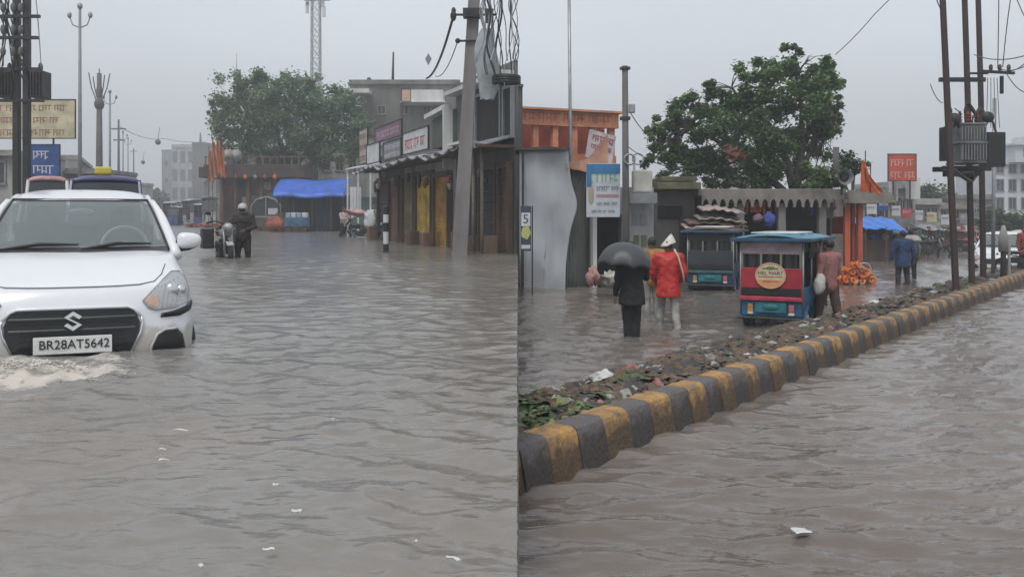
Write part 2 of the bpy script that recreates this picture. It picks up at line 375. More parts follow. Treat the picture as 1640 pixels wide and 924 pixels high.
o = obj('median_soil', sm, mat('wet_soil', (.075, .058, .045), .7, .5, 4, .9, 25, c2=(.03, .026, .022)), smooth=True, fix=False); tag(o, kind='structure')

# litter and wilted leaves thrown on the median (past counting)
def scatter(n, gen, name, mats, label, cat):
    mb = MB(); mi = []
    for _ in range(n):
        f0 = len(mb.f); m_ = gen(mb); mi += [m_] * (len(mb.f) - f0)
    me = mb.mesh(name, fix=False)
    for m_ in mats: me.materials.append(m_)
    me.polygons.foreach_set('material_index', mi)
    o = obj(name, me, None); tag(o, label, cat, kind='stuff'); return o
LT = [mat('leaf_green', (.06, .10, .025), .5, .3, 8), mat('leaf_pale', (.17, .20, .08), .5, .3, 8), mat('litter_grey', (.30, .29, .27), .6, .3, 9),
      mat('litter_brown', (.13, .088, .06), .8, .4, 9), mat('litter_dark', (.055, .05, .047), .7, .3, 9), mat('litter_pink', (.35, .14, .13), .6, .3, 9), mat('litter_white', (.6, .6, .58), .5, .15, 9)]
def leaf(mb):
    t_ = max(.05, rnd.gauss(.95, .65)); n = rnd.uniform(.34, 1.45); z = soil_h(n, t_) + rnd.uniform(.0, .13) * math.exp(-((n - .9) / .5) ** 2)
    p = kp(t_, n, z); L_ = rnd.uniform(.06, .20); w_ = L_ * rnd.uniform(.14, .35); a = rnd.uniform(0, 6.28); e = rnd.uniform(-.3, .6)
    d = Vector((math.cos(a) * math.cos(e), math.sin(a) * math.cos(e), math.sin(e))); q = Vector((-math.sin(a), math.cos(a), rnd.uniform(-.5, .5)))
    mb.add([p, p + d * L_ * .5 + q * w_, p + d * L_ - Vector((0, 0, L_ * .25)), p + d * L_ * .5 - q * w_, p + d * L_ * .5 + Vector((0, 0, w_ * .3))], [(0, 1, 4), (1, 2, 4), (2, 3, 4), (3, 0, 4)])
    return rnd.choice([0, 0, 0, 0, 1, 1, 3])
scatter(900, leaf, 'wilted_leaves', LT, 'heap of wilted green leaves thrown at the near end of the median', 'leaves')
def bit(mb):
    t_ = abs(rnd.gauss(0, 1)) * 9 + .2 if rnd.random() < .45 else rnd.uniform(1.2, 9.0); t_ = min(t_, KLEN - 1)
    n = rnd.uniform(.33, 1.46); s_ = (.012 + .085 * rnd.random() ** 3.2) * (1 + min(t_, 20) * .03); p = kp(t_, n, soil_h(n, t_) + s_ * .3)
    vs = []
    for k_ in range(6):
        a = k_ * 1.047; vs.append(p + Vector((math.cos(a) * s_ * rnd.uniform(.5, 1.3), math.sin(a) * s_ * rnd.uniform(.5, 1.3), rnd.uniform(-.2, .35) * s_)))
    vs += [p + Vector((0, 0, s_ * rnd.uniform(.3, .7)))]
    mb.add(vs, [(k_, (k_ + 1) % 6, 6) for k_ in range(6)])
    return rnd.choices([2, 3, 4, 5, 6, 0], [1.3, 12, 7, .3, .2, 1.6])[0]
scatter(11000, bit, 'litter', LT, 'dark wet rubbish and rubble heaped along the median behind the striped kerb', 'litter')
def blob(c, r, seed, m=10, n=14, amp=.3):
    g = random.Random(seed); ph = [(g.uniform(1, 5), g.uniform(1, 5), g.uniform(0, 6)) for _ in range(5)]
    mb = MB(); c = Vector(c)
    mb.ell((0, 0, 0), 1.0, n, m); vs = []
    for v in mb.v:
        d = 1 + amp * sum(math.sin(a * v[0] * 2 + b * v[1] * 2 + p + v[2] * a) for a, b, p in ph) / 3
        vs.append((c.x + v[0] * r[0] * d, c.y + v[1] * r[1] * d, c.z + v[2] * r[2] * d))
    mb.v = vs; return mb
for (t_, n, r, mm, lab, sd_) in ((3.0, 1.1, (.12, .08, .07), LT[6], 'crumpled white plastic bag lying on the median rubbish', 1),
                            (3.42, 1.02, (.14, .10, .05), LT[5], 'crumpled pink plastic sheet beside the white bag on the median', 2),
                            (.55, .50, (.07, .05, .03), LT[6], 'small white plastic scrap at the foot of the wilted leaves', 3),
                            (1.75, .6, (.16, .08, .05), LT[2], 'grey plastic bag among the median litter near the leaves', 5)):
    p = kp(t_, n, soil_h(n, t_) + r[2] * .6)
    tag(obj('plastic_bag' if 'earth' not in lab else 'earth_clod', blob((0, 0, 0), r, sd_, amp=.45 if sd_ != 4 else .2), mm, smooth=(sd_ != 4), loc=p), lab, 'bag' if 'earth' not in lab else 'clod')

# floating scraps
def scrap(px, py, hc, wl, w_, l_, lab, m=LT[6], rz=.4):
    Y = F * hc / (py - HZ); z = wl + .004
    mb = MB(); k1 = rnd.uniform(.6, 1); mb.grid(lambda a, b: ((a - .5) * w_ * (1 - .35 * b * k1), (b - .5) * l_ * (1 - .3 * a), .003 * math.sin(a * 5) + .002 * math.sin(b * 7)), 5, 4)
    o = obj('floating_scrap', mb, m, loc=(X_(px, Y), Y, z + .008)); o.rotation_euler = (0, 0, rz)
    s_ = o.modifiers.new('s', 'SOLIDIFY'); s_.thickness = .002
    tag(o, lab, 'litter')
scrap(1283, 852, 1.85, 0, .11, .10, 'white paper scrap floating on the brown water in the foreground right of the kerb', rz=.2)
for i, (px, py, w_, l_, lab) in enumerate(((290, 692, .10, .03, 'longest thin white scrap floating in front of the white car'),
    (260, 723, .045, .03, 'small pale scrap floating just above another below the long thin scrap'),
    (262, 740, .06, .035, 'pale scrap floating, lower of the close pair below the long thin scrap'),
    (535, 674, .03, .03, 'lone white speck floating in the middle of the grey water'),
    (443, 780, .04, .04, 'white scrap floating, upper left of the trail right of the pale pair'), (476, 822, .05, .06, 'white scrap floating, lower one of the trail of scraps'),
    (430, 884, .035, .06, 'narrow white scrap floating near the bottom edge of the water'), (321, 910, .05, .02, 'white scrap, leftmost near the bottom edge'), (725, 899, .09, .02, 'long thin white scrap at the lower right of the grey water'), (665, 872, .02, .02, 'tiny white speck left above the long thin scrap at the lower right'))):
    scrap(px, py, 1.0, WL, w_ * .7, l_ * .6, lab, rz=.3 * i)
# ------------------------------------------------------------------ the white car
def lerp_tab(tab, x):
    if x <= tab[0][0]: return tab[0][1]
    for (a, va), (b, vb) in zip(tab, tab[1:]):
        if x <= b: return va + (vb - va) * (x - a) / (b - a)
    return tab[-1][1]
TU = [(-.45, .80), (-.1, .85), (.15, .865), (.3, .86), (.42, .845), (.49, .825), (.56, .80), (.63, .77), (.70, .745), (.74, .73)]
TV = [(-.45, .14), (-.1, .03), (.02, 0), (.31, .03), (.42, .075), (.47, .125), (.50, .20), (.54, .33), (.58, .48), (.62, .64), (.66, .82), (.70, 1.02), (.74, 1.2)]
TB = [(-.45, .40), (.3, .50), (.49, .60), (.60, .52), (.74, .42)]
def U_(w_): return lerp_tab(TU, w_)
def surf(u, w_):
    s_ = min(.999, abs(u) / U_(w_)); n = 2.9
    return lerp_tab(TV, w_) + lerp_tab(TB, w_) * (1 - (1 - s_ ** n) ** (1 / n))
# car frame: x = across (viewer's right +), y = back along the car, z above the water
def clip_grid_patch(poly, cell, fn, off, thick=.008):
    xs = [p[0] for p in poly]; ys = [p[1] for p in poly]
    bm = bmesh.new(); bm.faces.new([bm.verts.new((p[0], 0, p[1])) for p in poly])
    for ax, lo, hi in ((0, min(xs), max(xs)), (2, min(ys), max(ys))):
        v = lo + cell
        while v < hi - 1e-4:
            no = [0, 0, 0]; no[ax] = 1; co = [0, 0, 0]; co[ax] = v
            bmesh.ops.bisect_plane(bm, geom=bm.verts[:] + bm.edges[:] + bm.faces[:], plane_co=co, plane_no=no); v += cell
    bmesh.ops.triangulate(bm, faces=bm.faces)
    top = [v.co.copy() for v in bm.verts]; bm.verts.index_update()
    fs = [tuple(v.index for v in f.verts) for f in bm.faces]
    be = [(e.verts[0].index, e.verts[1].index) for e in bm.edges if e.is_boundary]; bm.free()
    n = len(top); mb = MB()
    mb.add([(p.x, fn(p.x, p.z) - off, p.z) for p in top] + [(p.x, fn(p.x, p.z) - off + thick, p.z) for p in top],
           fs + [tuple(i + n for i in reversed(f)) for f in fs] + [(a, b, b + n, a + n) for a, b in be])
    return mb
def mirror(poly): return [(-a, b) for a, b in reversed(poly)]

M_car = mat('white_car_paint', (.72, .73, .75), .28, .03, 1, 0, coat=.6, grime=(.14, (.42, .39, .35)))
M_trim = mat('black_trim', (.012, .012, .013), .35, .2, 5, .05, 40)
M_gr = mat('grille_black', (.010, .010, .012), .3, .2, 5, .05, 40)
M_chrome = mat('chrome', (.62, .62, .63), .18, .05, 2, 0, metal=.9)
M_lamp = mat('lamp_inside', (.42, .43, .44), .25, .1, 12, .3, 30, metal=.5)
M_amber = mat('amber_lens', (.62, .33, .12), .2, .15, 10, .2, 30)
M_seat = mat('seat_cloth', (.10, .10, .095), .8, .2, 4, .1, 30)
def glass_mat(name, c, a):
    m = bpy.data.materials.new(name); m.use_nodes = True; b = m.node_tree.nodes['Principled BSDF']
    b.inputs['Base Color'].default_value = (*c, 1); b.inputs['Roughness'].default_value = .04; b.inputs['Alpha'].default_value = a
    b.inputs['Specular IOR Level'].default_value = .8; return m
M_glass = glass_mat('tinted_glass', (.20, .235, .235), .62)
M_lens = glass_mat('clear_lens', (.7, .72, .74), .18)

def make_car(label, plate=True, driver_seat=True, paint=None, loc=(0, 0, 0), rz=0, group=None):
    P = paint or M_car
    c = thing('white_car' if paint is None else 'parked_car', label, 'car', loc, rz, group)
    # body shell: stacked outlines
    ws = [-.45, -.3, -.1, .02, .15, .25, .31, .38, .43, .465, .49, .51, .54, .58, .62, .66, .69, .715, .735]
    ss = [0, .12, .25, .38, .5, .62, .72, .8, .87, .92, .96, .985, 1.0]
    rows = []
    for w_ in ws:
        half = []
        for s_ in ss:
            n = 2.9; v = lerp_tab(TV, w_) + lerp_tab(TB, w_) * (1 - (max(0, 1 - s_ ** n)) ** (1 / n)); half.append((s_ * U_(w_), v))
        for k_ in range(1, 9):
            v = 1.7 + k_ * .2; half.append((U_(w_) * (1 - .0 * k_), v))
        zb = 3.55 + (.05 if w_ < .5 else -.05)
        for s_ in (.97, .85, .6, .3, 0): half.append((s_ * U_(w_), zb + .15 * (1 - s_ * s_)))
        rows.append([(a, v, w_) for a, v in half] + [(-a, v, w_) for a, v in reversed(half[1:-1])])
    mb = MB(); m = len(rows[0])
    for r_ in rows: mb.v += r_
    for i in range(len(rows) - 1):
        for j in range(m): mb.f.append((i * m + j, i * m + (j + 1) % m, (i + 1) * m + (j + 1) % m, (i + 1) * m + j))
    b = obj('body', mb, P, c, smooth=True); sb = b.modifiers.new('s', 'SUBSURF'); sb.levels = 1; sb.render_levels = 2
    # bonnet seam
    se = [(u, surf(u, w_) - .004, w_) for u, w_ in [(-.66, .60), (-.62, .535), (-.56, .49), (-.45, .474), (-.3, .470), (-.15, .468), (0, .468), (.15, .468), (.3, .470), (.45, .474), (.56, .49), (.62, .535), (.66, .60)]]
    obj('bonnet_seam', MB().tube(se, .0045, 6), mat('seam_grey', (.16, .17, .17), .6, .1, 3, 0), c)
    # roof, pillars, rails
    def roof(a, b_):
        s_ = 2 * a - 1; v = 1.74 + 1.45 * b_ + .14 * s_ * s_ * (1 - b_)
        return (s_ * (.575 - .02 * b_), v, 1.145 + .105 * math.sin(min(1, b_ * 1.7 + .0) * math.pi / 2) - .05 * s_ ** 4 - .10 * max(0, b_ - .7) ** 1.2)
    r_ = obj('roof', MB().grid(roof, 16, 12), P, c, smooth=True); so_ = r_.modifiers.new('t', 'SOLIDIFY'); so_.thickness = .02; so_.offset = -1
    def ws_(a, b_):
        s_ = 2 * a - 1; return (s_ * (.715 - .155 * b_), 1.03 + .72 * b_ + .15 * s_ * s_, .705 + .437 * b_ + .02 * math.sin(b_ * 3.14))
    for sgn in (-1, 1):
        A = [Vector(ws_(.5 + .5 * sgn, k_ / 8)) + Vector((sgn * .042, .03, -.025 * max(0, k_ - 5) / 3)) for k_ in range(-1, 9)]
        A += [Vector(roof(.5 + .5 * sgn, k_)) + Vector((sgn * .012, 0, -.022)) for k_ in (.12, .3, .5, .7, .95)] + [Vector((sgn * .66, 3.5, .74))]
        obj('pillar', MB().tube(A, [.046] * 6 + [.042, .038, .034, .032] + [.03] * 5 + [.05], 10), P, c, smooth=True)
        obj('windscreen_trim', MB().tube([Vector(ws_(.5 + .497 * sgn, k_ / 8)) + Vector((0, -.006, 0)) for k_ in range(9)], .011, 6), M_trim, c, smooth=True)
        sg = MB().add([(sgn * .735, 1.28, .735), (sgn * .735, 3.35, .735), (sgn * .60, 3.0, 1.13), (sgn * .615, 1.95, 1.14)], [(0, 1, 2, 3)])
        obj('side_window', sg, M_glass, c)
    g_ = obj('windscreen', MB().grid(ws_, 18, 10), M_glass, c, smooth=True)
    g2 = obj('windscreen_trim', MB().tube([ws_(k_ / 12, 1.0) for k_ in range(13)], .010, 6), M_trim, c, smooth=True)
    obj('windscreen_band', MB().grid(lambda a, b_: Vector(ws_(a, .955 + .045 * b_)) + Vector((0, -.004, .002)), 18, 1), M_trim, c)
    obj('rear_window', MB().grid(lambda a, b_: ((2 * a - 1) * (.62 - .08 * b_), 3.6 - .5 * b_, .74 + .36 * b_), 8, 4), M_glass, c)
    # cowl and wipers
    obj('cowl', MB().grid(lambda a, b_: ((2 * a - 1) * .70, .985 + .07 * b_ + .15 * (2 * a - 1) ** 2, .697 + .028 * b_ + .008), 16, 2), M_trim, c)
    for x0, x1 in ((-.60, .0), (.02, .58)):
        w1 = Vector(ws_((x0 / .715 + 1) / 2, .02)); w2 = Vector(ws_((x1 / .715 + 1) / 2, .085))
        mid = (w1 + w2) / 2 + Vector((0, -.03, .03))
        obj('wiper', MB().tube([w1 + Vector((0, -.02, .0)), mid, w2 + Vector((0, -.02, .01))], [.013, .016, .007], 6), M_black, c)
    # interior
    it = MB()
    it.box((0, 1.62, .66), (1.36, .5, .14))
    for sx in (-.35, .35):
        it.box((sx, 2.25, .62), (.44, .14, .62), rx=-.15); it.ell((sx, 2.27, 1.0), (.12, .05, .09))
    it.box((0, 3.1, .6), (1.3, .14, .6)); it.ell((-.35, 3.1, .96), (.12, .05, .08)); it.ell((.35, 3.1, .96), (.12, .05, .08))
    obj('seats', it, M_seat, c, bevel=.03)
    sw = MB(); sw.torus((0, 0, 0), .19, .018, 'y', 24, 8); sw.box((0, 0, 0), (.36, .02, .05)); sw.ell((0, 0, 0), (.07, .02, .06))
    o = obj('steering_wheel', sw, M_lamp, c, smooth=True, loc=(.36, 1.50, .72)); o.rotation_euler = (R(-22), 0, 0)
    mr = MB().ell((0, 1.72, 1.03), (.12, .015, .035)); obj('rear_view_mirror', mr, M_metal, c, smooth=True)
    # grille
    gp = [(.37, .312), (.415, .295), (.455, .20), (.445, .13), (.36, -.06)]
    gpoly = gp + mirror(gp)
    gl = obj('grille', clip_grid_patch(gpoly, .06, surf, .006), M_gr, c)
    bars = MB()
    for w_, h_ in ((.248, .012), (.165, .012)):
        hw = .42
        bars.tube([(hw * k_ / 10, surf(hw * k_ / 10, w_) - .016, w_ - (.014 if abs(k_) < 2 else 0) * 0) for k_ in range(-10, 11)], h_, 6)
    obj('grille_bar', bars, mat('dark_chrome', (.10, .11, .11), .25, .1, 3, 0, metal=.6), gl)
    fine = MB()
    for k_ in range(9):
        w_ = .295 - k_ * .04; hw = .40 - .012 * k_; fine.tube([(hw * q / 8, surf(hw * q / 8, w_) - .010, w_) for q in range(-8, 9)], .004, 4)
    obj('grille_slats', fine, M_iron, gl)
    for sgn in (-1, 1):
        rim = [(.462 * sgn, .255), (.472 * sgn, .20), (.458 * sgn, .125), (.372 * sgn, -.06)]
        obj('grille_rim', MB().tube([(u, surf(u, w_) - .012, w_) for u, w_ in rim], [.004, .010, .012, .012], 6), M_chrome, c, smooth=True)
    top = [(u, surf(u, w_) - .008, w_) for u, w_ in ((-.455, .25), (-.415, .30), (-.37, .32), (-.2, .322), (0, .322), (.2, .322), (.37, .32), (.415, .30), (.455, .25))]
    obj('grille_surround', MB().tube(top, .012, 8), P, c, smooth=True)
    # emblem
    S_ = [(-.95, .40), (0, 1), (.95, .45), (.62, .20), (.02, .58), (-.45, .32), (.95, -.40), (0, -1), (-.95, -.45), (-.62, -.20), (-.02, -.58), (.45, -.32)]
    me = MB()
    for q_ in ((0, 1, 4, 5), (1, 2, 3, 4), (0, 5, 6, 11), (6, 7, 10, 11), (7, 8, 9, 10)): me.prism([(S_[i_][0] * .062, .232 + S_[i_][1] * .070) for i_ in q_], 'y', 0, .014)
    obj('emblem', me, mat('emblem_silver', (.75, .76, .78), .3, .05, 3, 0, metal=.3), c, loc=(0, surf(0, .23) - .045, 0))
    # number plate
    py0 = surf(0, .07) - .035
    pl = obj('number_plate', MB().box((0, py0, .062), (.52, .012, .125)), mat('plate_white', (.72, .72, .70), .5, .08, 6, .05), c, bevel=.004)
    if plate:
        tm = text_mesh('BR28AT5642', .092); tm.transform(Matrix.Scale(.94, 4, (1, 0, 0)))
        t_ = obj('plate_number', tm, M_black, pl, loc=(.01, py0 - .009, .066))
        obj('plate_frame', MB().box((0, py0 + .004, .062), (.54, .008, .14)), M_trim, pl)
    # lamps, trims, fog recesses, mirrors
    for sgn in (1, -1):
        def mk(poly): return poly if sgn > 0 else mirror(poly)
        HL = [(.475, .355), (.515, .305), (.57, .285), (.70, .292), (.81, .325), (.818, .42), (.800, .50), (.765, .545), (.70, .548), (.635, .505), (.56, .44)]
        h = obj('headlight', clip_grid_patch(mk(HL), .035, surf, .004), M_lamp, c)
        obj('headlight_bezel', MB().tube([(u, surf(u, w_) - .006, w_) for u, w_ in mk(HL) + mk(HL)[:1]], .006, 6), mat('bezel_grey', (.22, .23, .24), .4, .1, 3, 0), h)
        obj('indicator_lens', clip_grid_patch(mk([(.485, .36), (.52, .315), (.575, .305), (.60, .34), (.585, .39), (.545, .405)]), .03, surf, .012), M_amber, h, smooth=True)
        for (lu, lw, rr) in ((.685, .42, .055), (.755, .415, .04)):
            q = MB().ell((sgn * lu, surf(lu, lw) + .005, lw), (rr, .03, rr), 18, 10); obj('reflector', q, M_chrome, h, smooth=True)
        bz = MB()
        for k_ in range(4): bz.tube([(sgn * u, surf(u, w_) - .010, w_) for u, w_ in ((.61 + .035 * k_, .30 + k_ * .004), (.63 + .035 * k_, .40), (.64 + .035 * k_, .47 + .012 * k_))], .005, 5)
        obj('lamp_ribs', bz, M_metal, h)
        cv = clip_grid_patch(mk([(a * .995 + .002, b_) for a, b_ in HL]), .035, surf, .020, .003)
        obj('lens_cover', cv, M_lens, h, smooth=True)
        st = [(.60, .225), (.605, .255), (.70, .268), (.79, .295), (.842, .335), (.850, .30), (.83, .255), (.74, .225)]
        obj('bumper_trim', clip_grid_patch(mk(st), .03, surf, .008), M_trim, c, smooth=True)
        fg = [(.515, -.10), (.535, .02), (.575, .10), (.63, .132), (.72, .135), (.765, .08), (.785, -.02), (.785, -.10)]
        f_ = obj('fog_lamp_recess', clip_grid_patch(mk(fg), .03, surf, .006), M_trim, c, smooth=True)
        obj('recess_lip', MB().tube([(u, surf(u, w_) - .008, w_) for u, w_ in mk(fg)[(0 if sgn > 0 else 3):(5 if sgn > 0 else 8)]], .010, 6), P, f_, smooth=True)
        mm_ = MB().grid(lambda a, b_: (lambda th, ph: (sgn * .885 + .103 * math.copysign(abs(math.cos(th)) ** .7, math.cos(th)) * abs(math.sin(ph)) ** .7, 1.23 + .06 * math.cos(ph), .777 + (.070 - .014 * math.cos(th)) * math.copysign(abs(math.sin(th)) ** .7, math.sin(th)) * abs(math.sin(ph)) ** .7))(a * 6.2832, b_ * 3.1416), 28, 12); a_ = obj('side_mirror', mm_, P, c, smooth=True)
        am = MB().tube([(sgn * .74, 1.34, .70), (sgn * .80, 1.27, .705), (sgn * .88, 1.235, .712), (sgn * .955, 1.225, .735)], [.03, .028, .022, .014], 8)
        obj('mirror_arm', am, M_trim, a_, smooth=True)
        obj('mirror_edge', MB().tube([(sgn * .785, 1.235, .70), (sgn * .782, 1.235, .76), (sgn * .80, 1.235, .82)], .012, 6), M_trim, a_, smooth=True)
        for vy in (.75, 3.05):
            wl_ = MB().torus((sgn * .80, vy, -.18), .24, .09, 'x', 24, 8); wo = obj('wheel', wl_, M_rubber, c, smooth=True)
            obj('rim', MB().disc((sgn * .83, vy, -.18), .19, .1, 'x', 16), M_metal, wo)
    return c
TH = math.asin(.39)
car = make_car('white hatchback taxi driving through the flood water towards the camera', loc=(CARP.x, CARP.y, WL), rz=TH)
car['category'] = 'car'
# foam breaking on the bow wave
def foam(n, lab):
    mb = MB(); g = random.Random(5)
    for _ in range(n):
        a = g.gauss(0, 1); b = g.gauss(0, 1); x = -3.02 + .22 * a; y = 5.85 + .13 * b + .07 * math.sin(7 * a + 1)
        if math.sin(14 * x + 3 * y) * math.sin(25 * y + 6 * x) < g.uniform(-.5, .5): continue
        z = WL + .075 * math.exp(-(a * a) / 3 - b * b / 3) + g.uniform(-.01, .03) * math.exp(-(b * b) / 2)
        r = g.uniform(.002, .008) * (1.6 if g.random() < .1 else 1); q0 = g.uniform(0, 6); vs = []
        for k_ in range(5): q = q0 + k_ * 1.257 + g.uniform(-.3, .3); vs.append((x + r * math.cos(q) * g.uniform(.8, 2.6), y + r * math.sin(q) * 1.4, z + g.uniform(-.4, .4) * r))
        vs += [(x, y, z + r * .6)]
        mb.add(vs, [(k_, (k_ + 1) % 5, 5) for k_ in range(5)])
    tag(obj('foam', mb, mat('foam', (.60, .56, .50), .5, .15, 20, .3, 60), smooth=True), lab, 'foam', kind='stuff')
foam(1300, 'pale broken foam where the bow wave of the white car tumbles')
# ------------------------------------------------------------------ people (local frame: facing -y, z=0 at the soles)
def remesh(o, vox, sm=3):
    m = o.modifiers.new('r', 'REMESH'); m.mode = 'VOXEL'; m.voxel_size = vox; m.use_smooth_shade = True
    s_ = o.modifiers.new('s', 'SMOOTH'); s_.factor = .5; s_.iterations = sm
def folds(o, st=.02, size=.12):
    t = bpy.data.textures.get('folds') or bpy.data.textures.new('folds', 'CLOUDS'); t.noise_scale = size
    d = o.modifiers.new('d', 'DISPLACE'); d.texture = t; d.strength = st; d.mid_level = .5
BASE = dict(head=(0, -.01, 1.54), neck=(0, .01, 1.40), chest=(0, 0, 1.24), waist=(0, 0, 1.02), pelvis=(0, 0, .90),
            sl=(.18, .01, 1.345), el=(.235, .03, 1.07), wl=(.25, -.05, .83), sr=(-.18, .01, 1.345), er=(-.235, .03, 1.07), wr=(-.25, -.05, .83),
            hl=(.09, 0, .88), kl=(.10, -.02, .47), al=(.10, .03, .07), hr=(-.09, 0, .88), kr=(-.10, -.02, .47), ar=(-.10, .03, .07))
def make_person(label, loc, rz, pose=None, top=None, legs=None, sleeves=True, hair=True, bare_shin=False, helmet=None, coat=None, loose=0.0, face=True, shoes=None):
    J = {k_: Vector(v) for k_, v in BASE.items()}
    for k_, v in (pose or {}).items(): J[k_] = Vector(v)
    p = thing('person', label, 'person', loc, rz)
    b = MB(); H = J['head']
    b.ell(H, (.076, .095, .115), 16, 12); b.ell(H + Vector((0, -.03, -.06)), (.055, .06, .055), 12, 8)
    b.ell(H + Vector((0, -.098, -.012)), (.014, .02, .024), 8, 6)
    for s_ in (-1, 1): b.ell(H + Vector((s_ * .078, .005, -.01)), (.012, .02, .032), 8, 6)
    b.caps(J['neck'] - Vector((0, 0, .05)), H - Vector((0, -.01, .06)), .055, .05)
    b.caps(J['sl'], J['sr'], .06, .06); b.ell(J['chest'], (.15, .10, .17)); b.ell(J['waist'], (.125, .09, .16)); b.ell(J['pelvis'], (.15, .105, .13))
    b.caps(J['pelvis'], J['chest'], .115, .12)
    for s_ in 'lr':
        b.caps(J['s' + s_], J['e' + s_], .05, .038); b.caps(J['e' + s_], J['w' + s_], .037, .026)
        b.caps(J['h' + s_], J['k' + s_], .082, .052); b.caps(J['k' + s_], J['a' + s_], .052, .036)
        A = J['a' + s_]; b.caps(A + Vector((0, .03, -.035)), A + Vector((0, -.15, -.045)), .034, .026)
        d = (J['w' + s_] - J['e' + s_]).normalized(); W = J['w' + s_]; q = d.cross(Vector((1, 0, 0)))
        q = q.normalized() if q.length > .2 else Vector((0, 1, 0)); sd_ = 1 if s_ == 'l' else -1
        b.ell(W + d * .05, (.022, .036, .045), 10, 8)
        for f_ in range(4):
            o_ = q * (f_ - 1.5) * .019; L1 = (.042, .048, .045, .034)[f_]
            k0 = W + d * .085 + o_; k1 = k0 + d * L1 * .9 + Vector((-sd_ * .008, 0, 0)); k2 = k1 + d * L1 * .5 + Vector((-sd_ * .02, 0, 0))
            b.caps(k0 - d * .02, k1, .0095, .0088, 6); b.caps(k1, k2, .0088, .0075, 6)
        b.caps(W + d * .03 - q * .03, W + d * .075 - q * .052, .011, .009, 6)
    bo = obj('body', b, M_skin, p); remesh(bo, .0095, 2)
    if face:
        for s_ in (-1, 1):
            obj('eye', MB().ell(H + Vector((s_ * .030, -.083, .004)), (.011, .006, .007), 8, 6), M_hair, p, smooth=True)
        obj('mouth', MB().ell(H + Vector((0, -.092, -.055)), (.022, .006, .005), 8, 6), mat('lip', (.16, .06, .05), .5, .1, 6, 0), p, smooth=True)
    if hair and not helmet:
        h = MB(); h.ell(H + Vector((0, .018, .030)), (.086, .098, .102), 14, 10); ho = obj('hair', h, M_hair, p, smooth=True); remesh(ho, .012, 2); folds(ho, .012, .03)
    if helmet:
        h = MB(); h.ell(H + Vector((0, .015, .045)), (.115, .135, .115), 16, 12); obj('helmet', h, helmet, p, smooth=True)
        obj('helmet_visor', MB().ell(H + Vector((0, -.05, .005)), (.092, .075, .055), 14, 8), M_glassd, p, smooth=True)
    L = loose
    if top:
        s_ = MB(); s_.caps(J['sl'], J['sr'], .085 + L * .5, .085 + L * .5); s_.ell(J['chest'], (.19 + L, .135 + L, .20)); s_.ell(J['waist'], (.165 + L, .125 + L, .20)); s_.caps(J['pelvis'] + Vector((0, 0, -.04)), J['chest'], .145 + L, .15 + L)
        s_.caps(J['neck'] - Vector((0, 0, .05)), J['neck'] - Vector((0, 0, .0)), .075, .062)
        for q in 'lr':
            s_.caps(J['s' + q], J['e' + q], .072 + L * .4, .058 + L * .4)
            if sleeves: s_.caps(J['e' + q], J['w' + q] + (J['e' + q] - J['w' + q]) * .08, .056 + L * .4, .042 + L * .3)
        so_ = obj('shirt', s_, top, p); remesh(so_, .016, 3); folds(so_, .03, .10)
    if legs:
        s_ = MB(); s_.ell(J['pelvis'], (.165, .125, .14))
        for q in 'lr':
            e_ = J['k' + q] if bare_shin else J['a' + q] + Vector((0, 0, .02))
            s_.caps(J['h' + q], J['k' + q], .105, .075)
            if not bare_shin: s_.caps(J['k' + q], e_, .074, .06)
        so_ = obj('trousers', s_, legs, p); remesh(so_, .016, 3); folds(so_, .02, .09)
    if coat:
        s_ = MB(); s_.tube([J['pelvis'] + Vector((0, 0, -.22)), J['pelvis'] + Vector((0, 0, -.02)), J['waist'] + Vector((0, 0, .05)), J['chest'] + Vector((0, 0, .10))], [.215, .195, .17, .15], 18); s_.caps(J['sl'], J['sr'], .09, .09)
        so_ = obj('coat', s_, coat, p); remesh(so_, .016, 3); folds(so_, .03, .10)
    return p

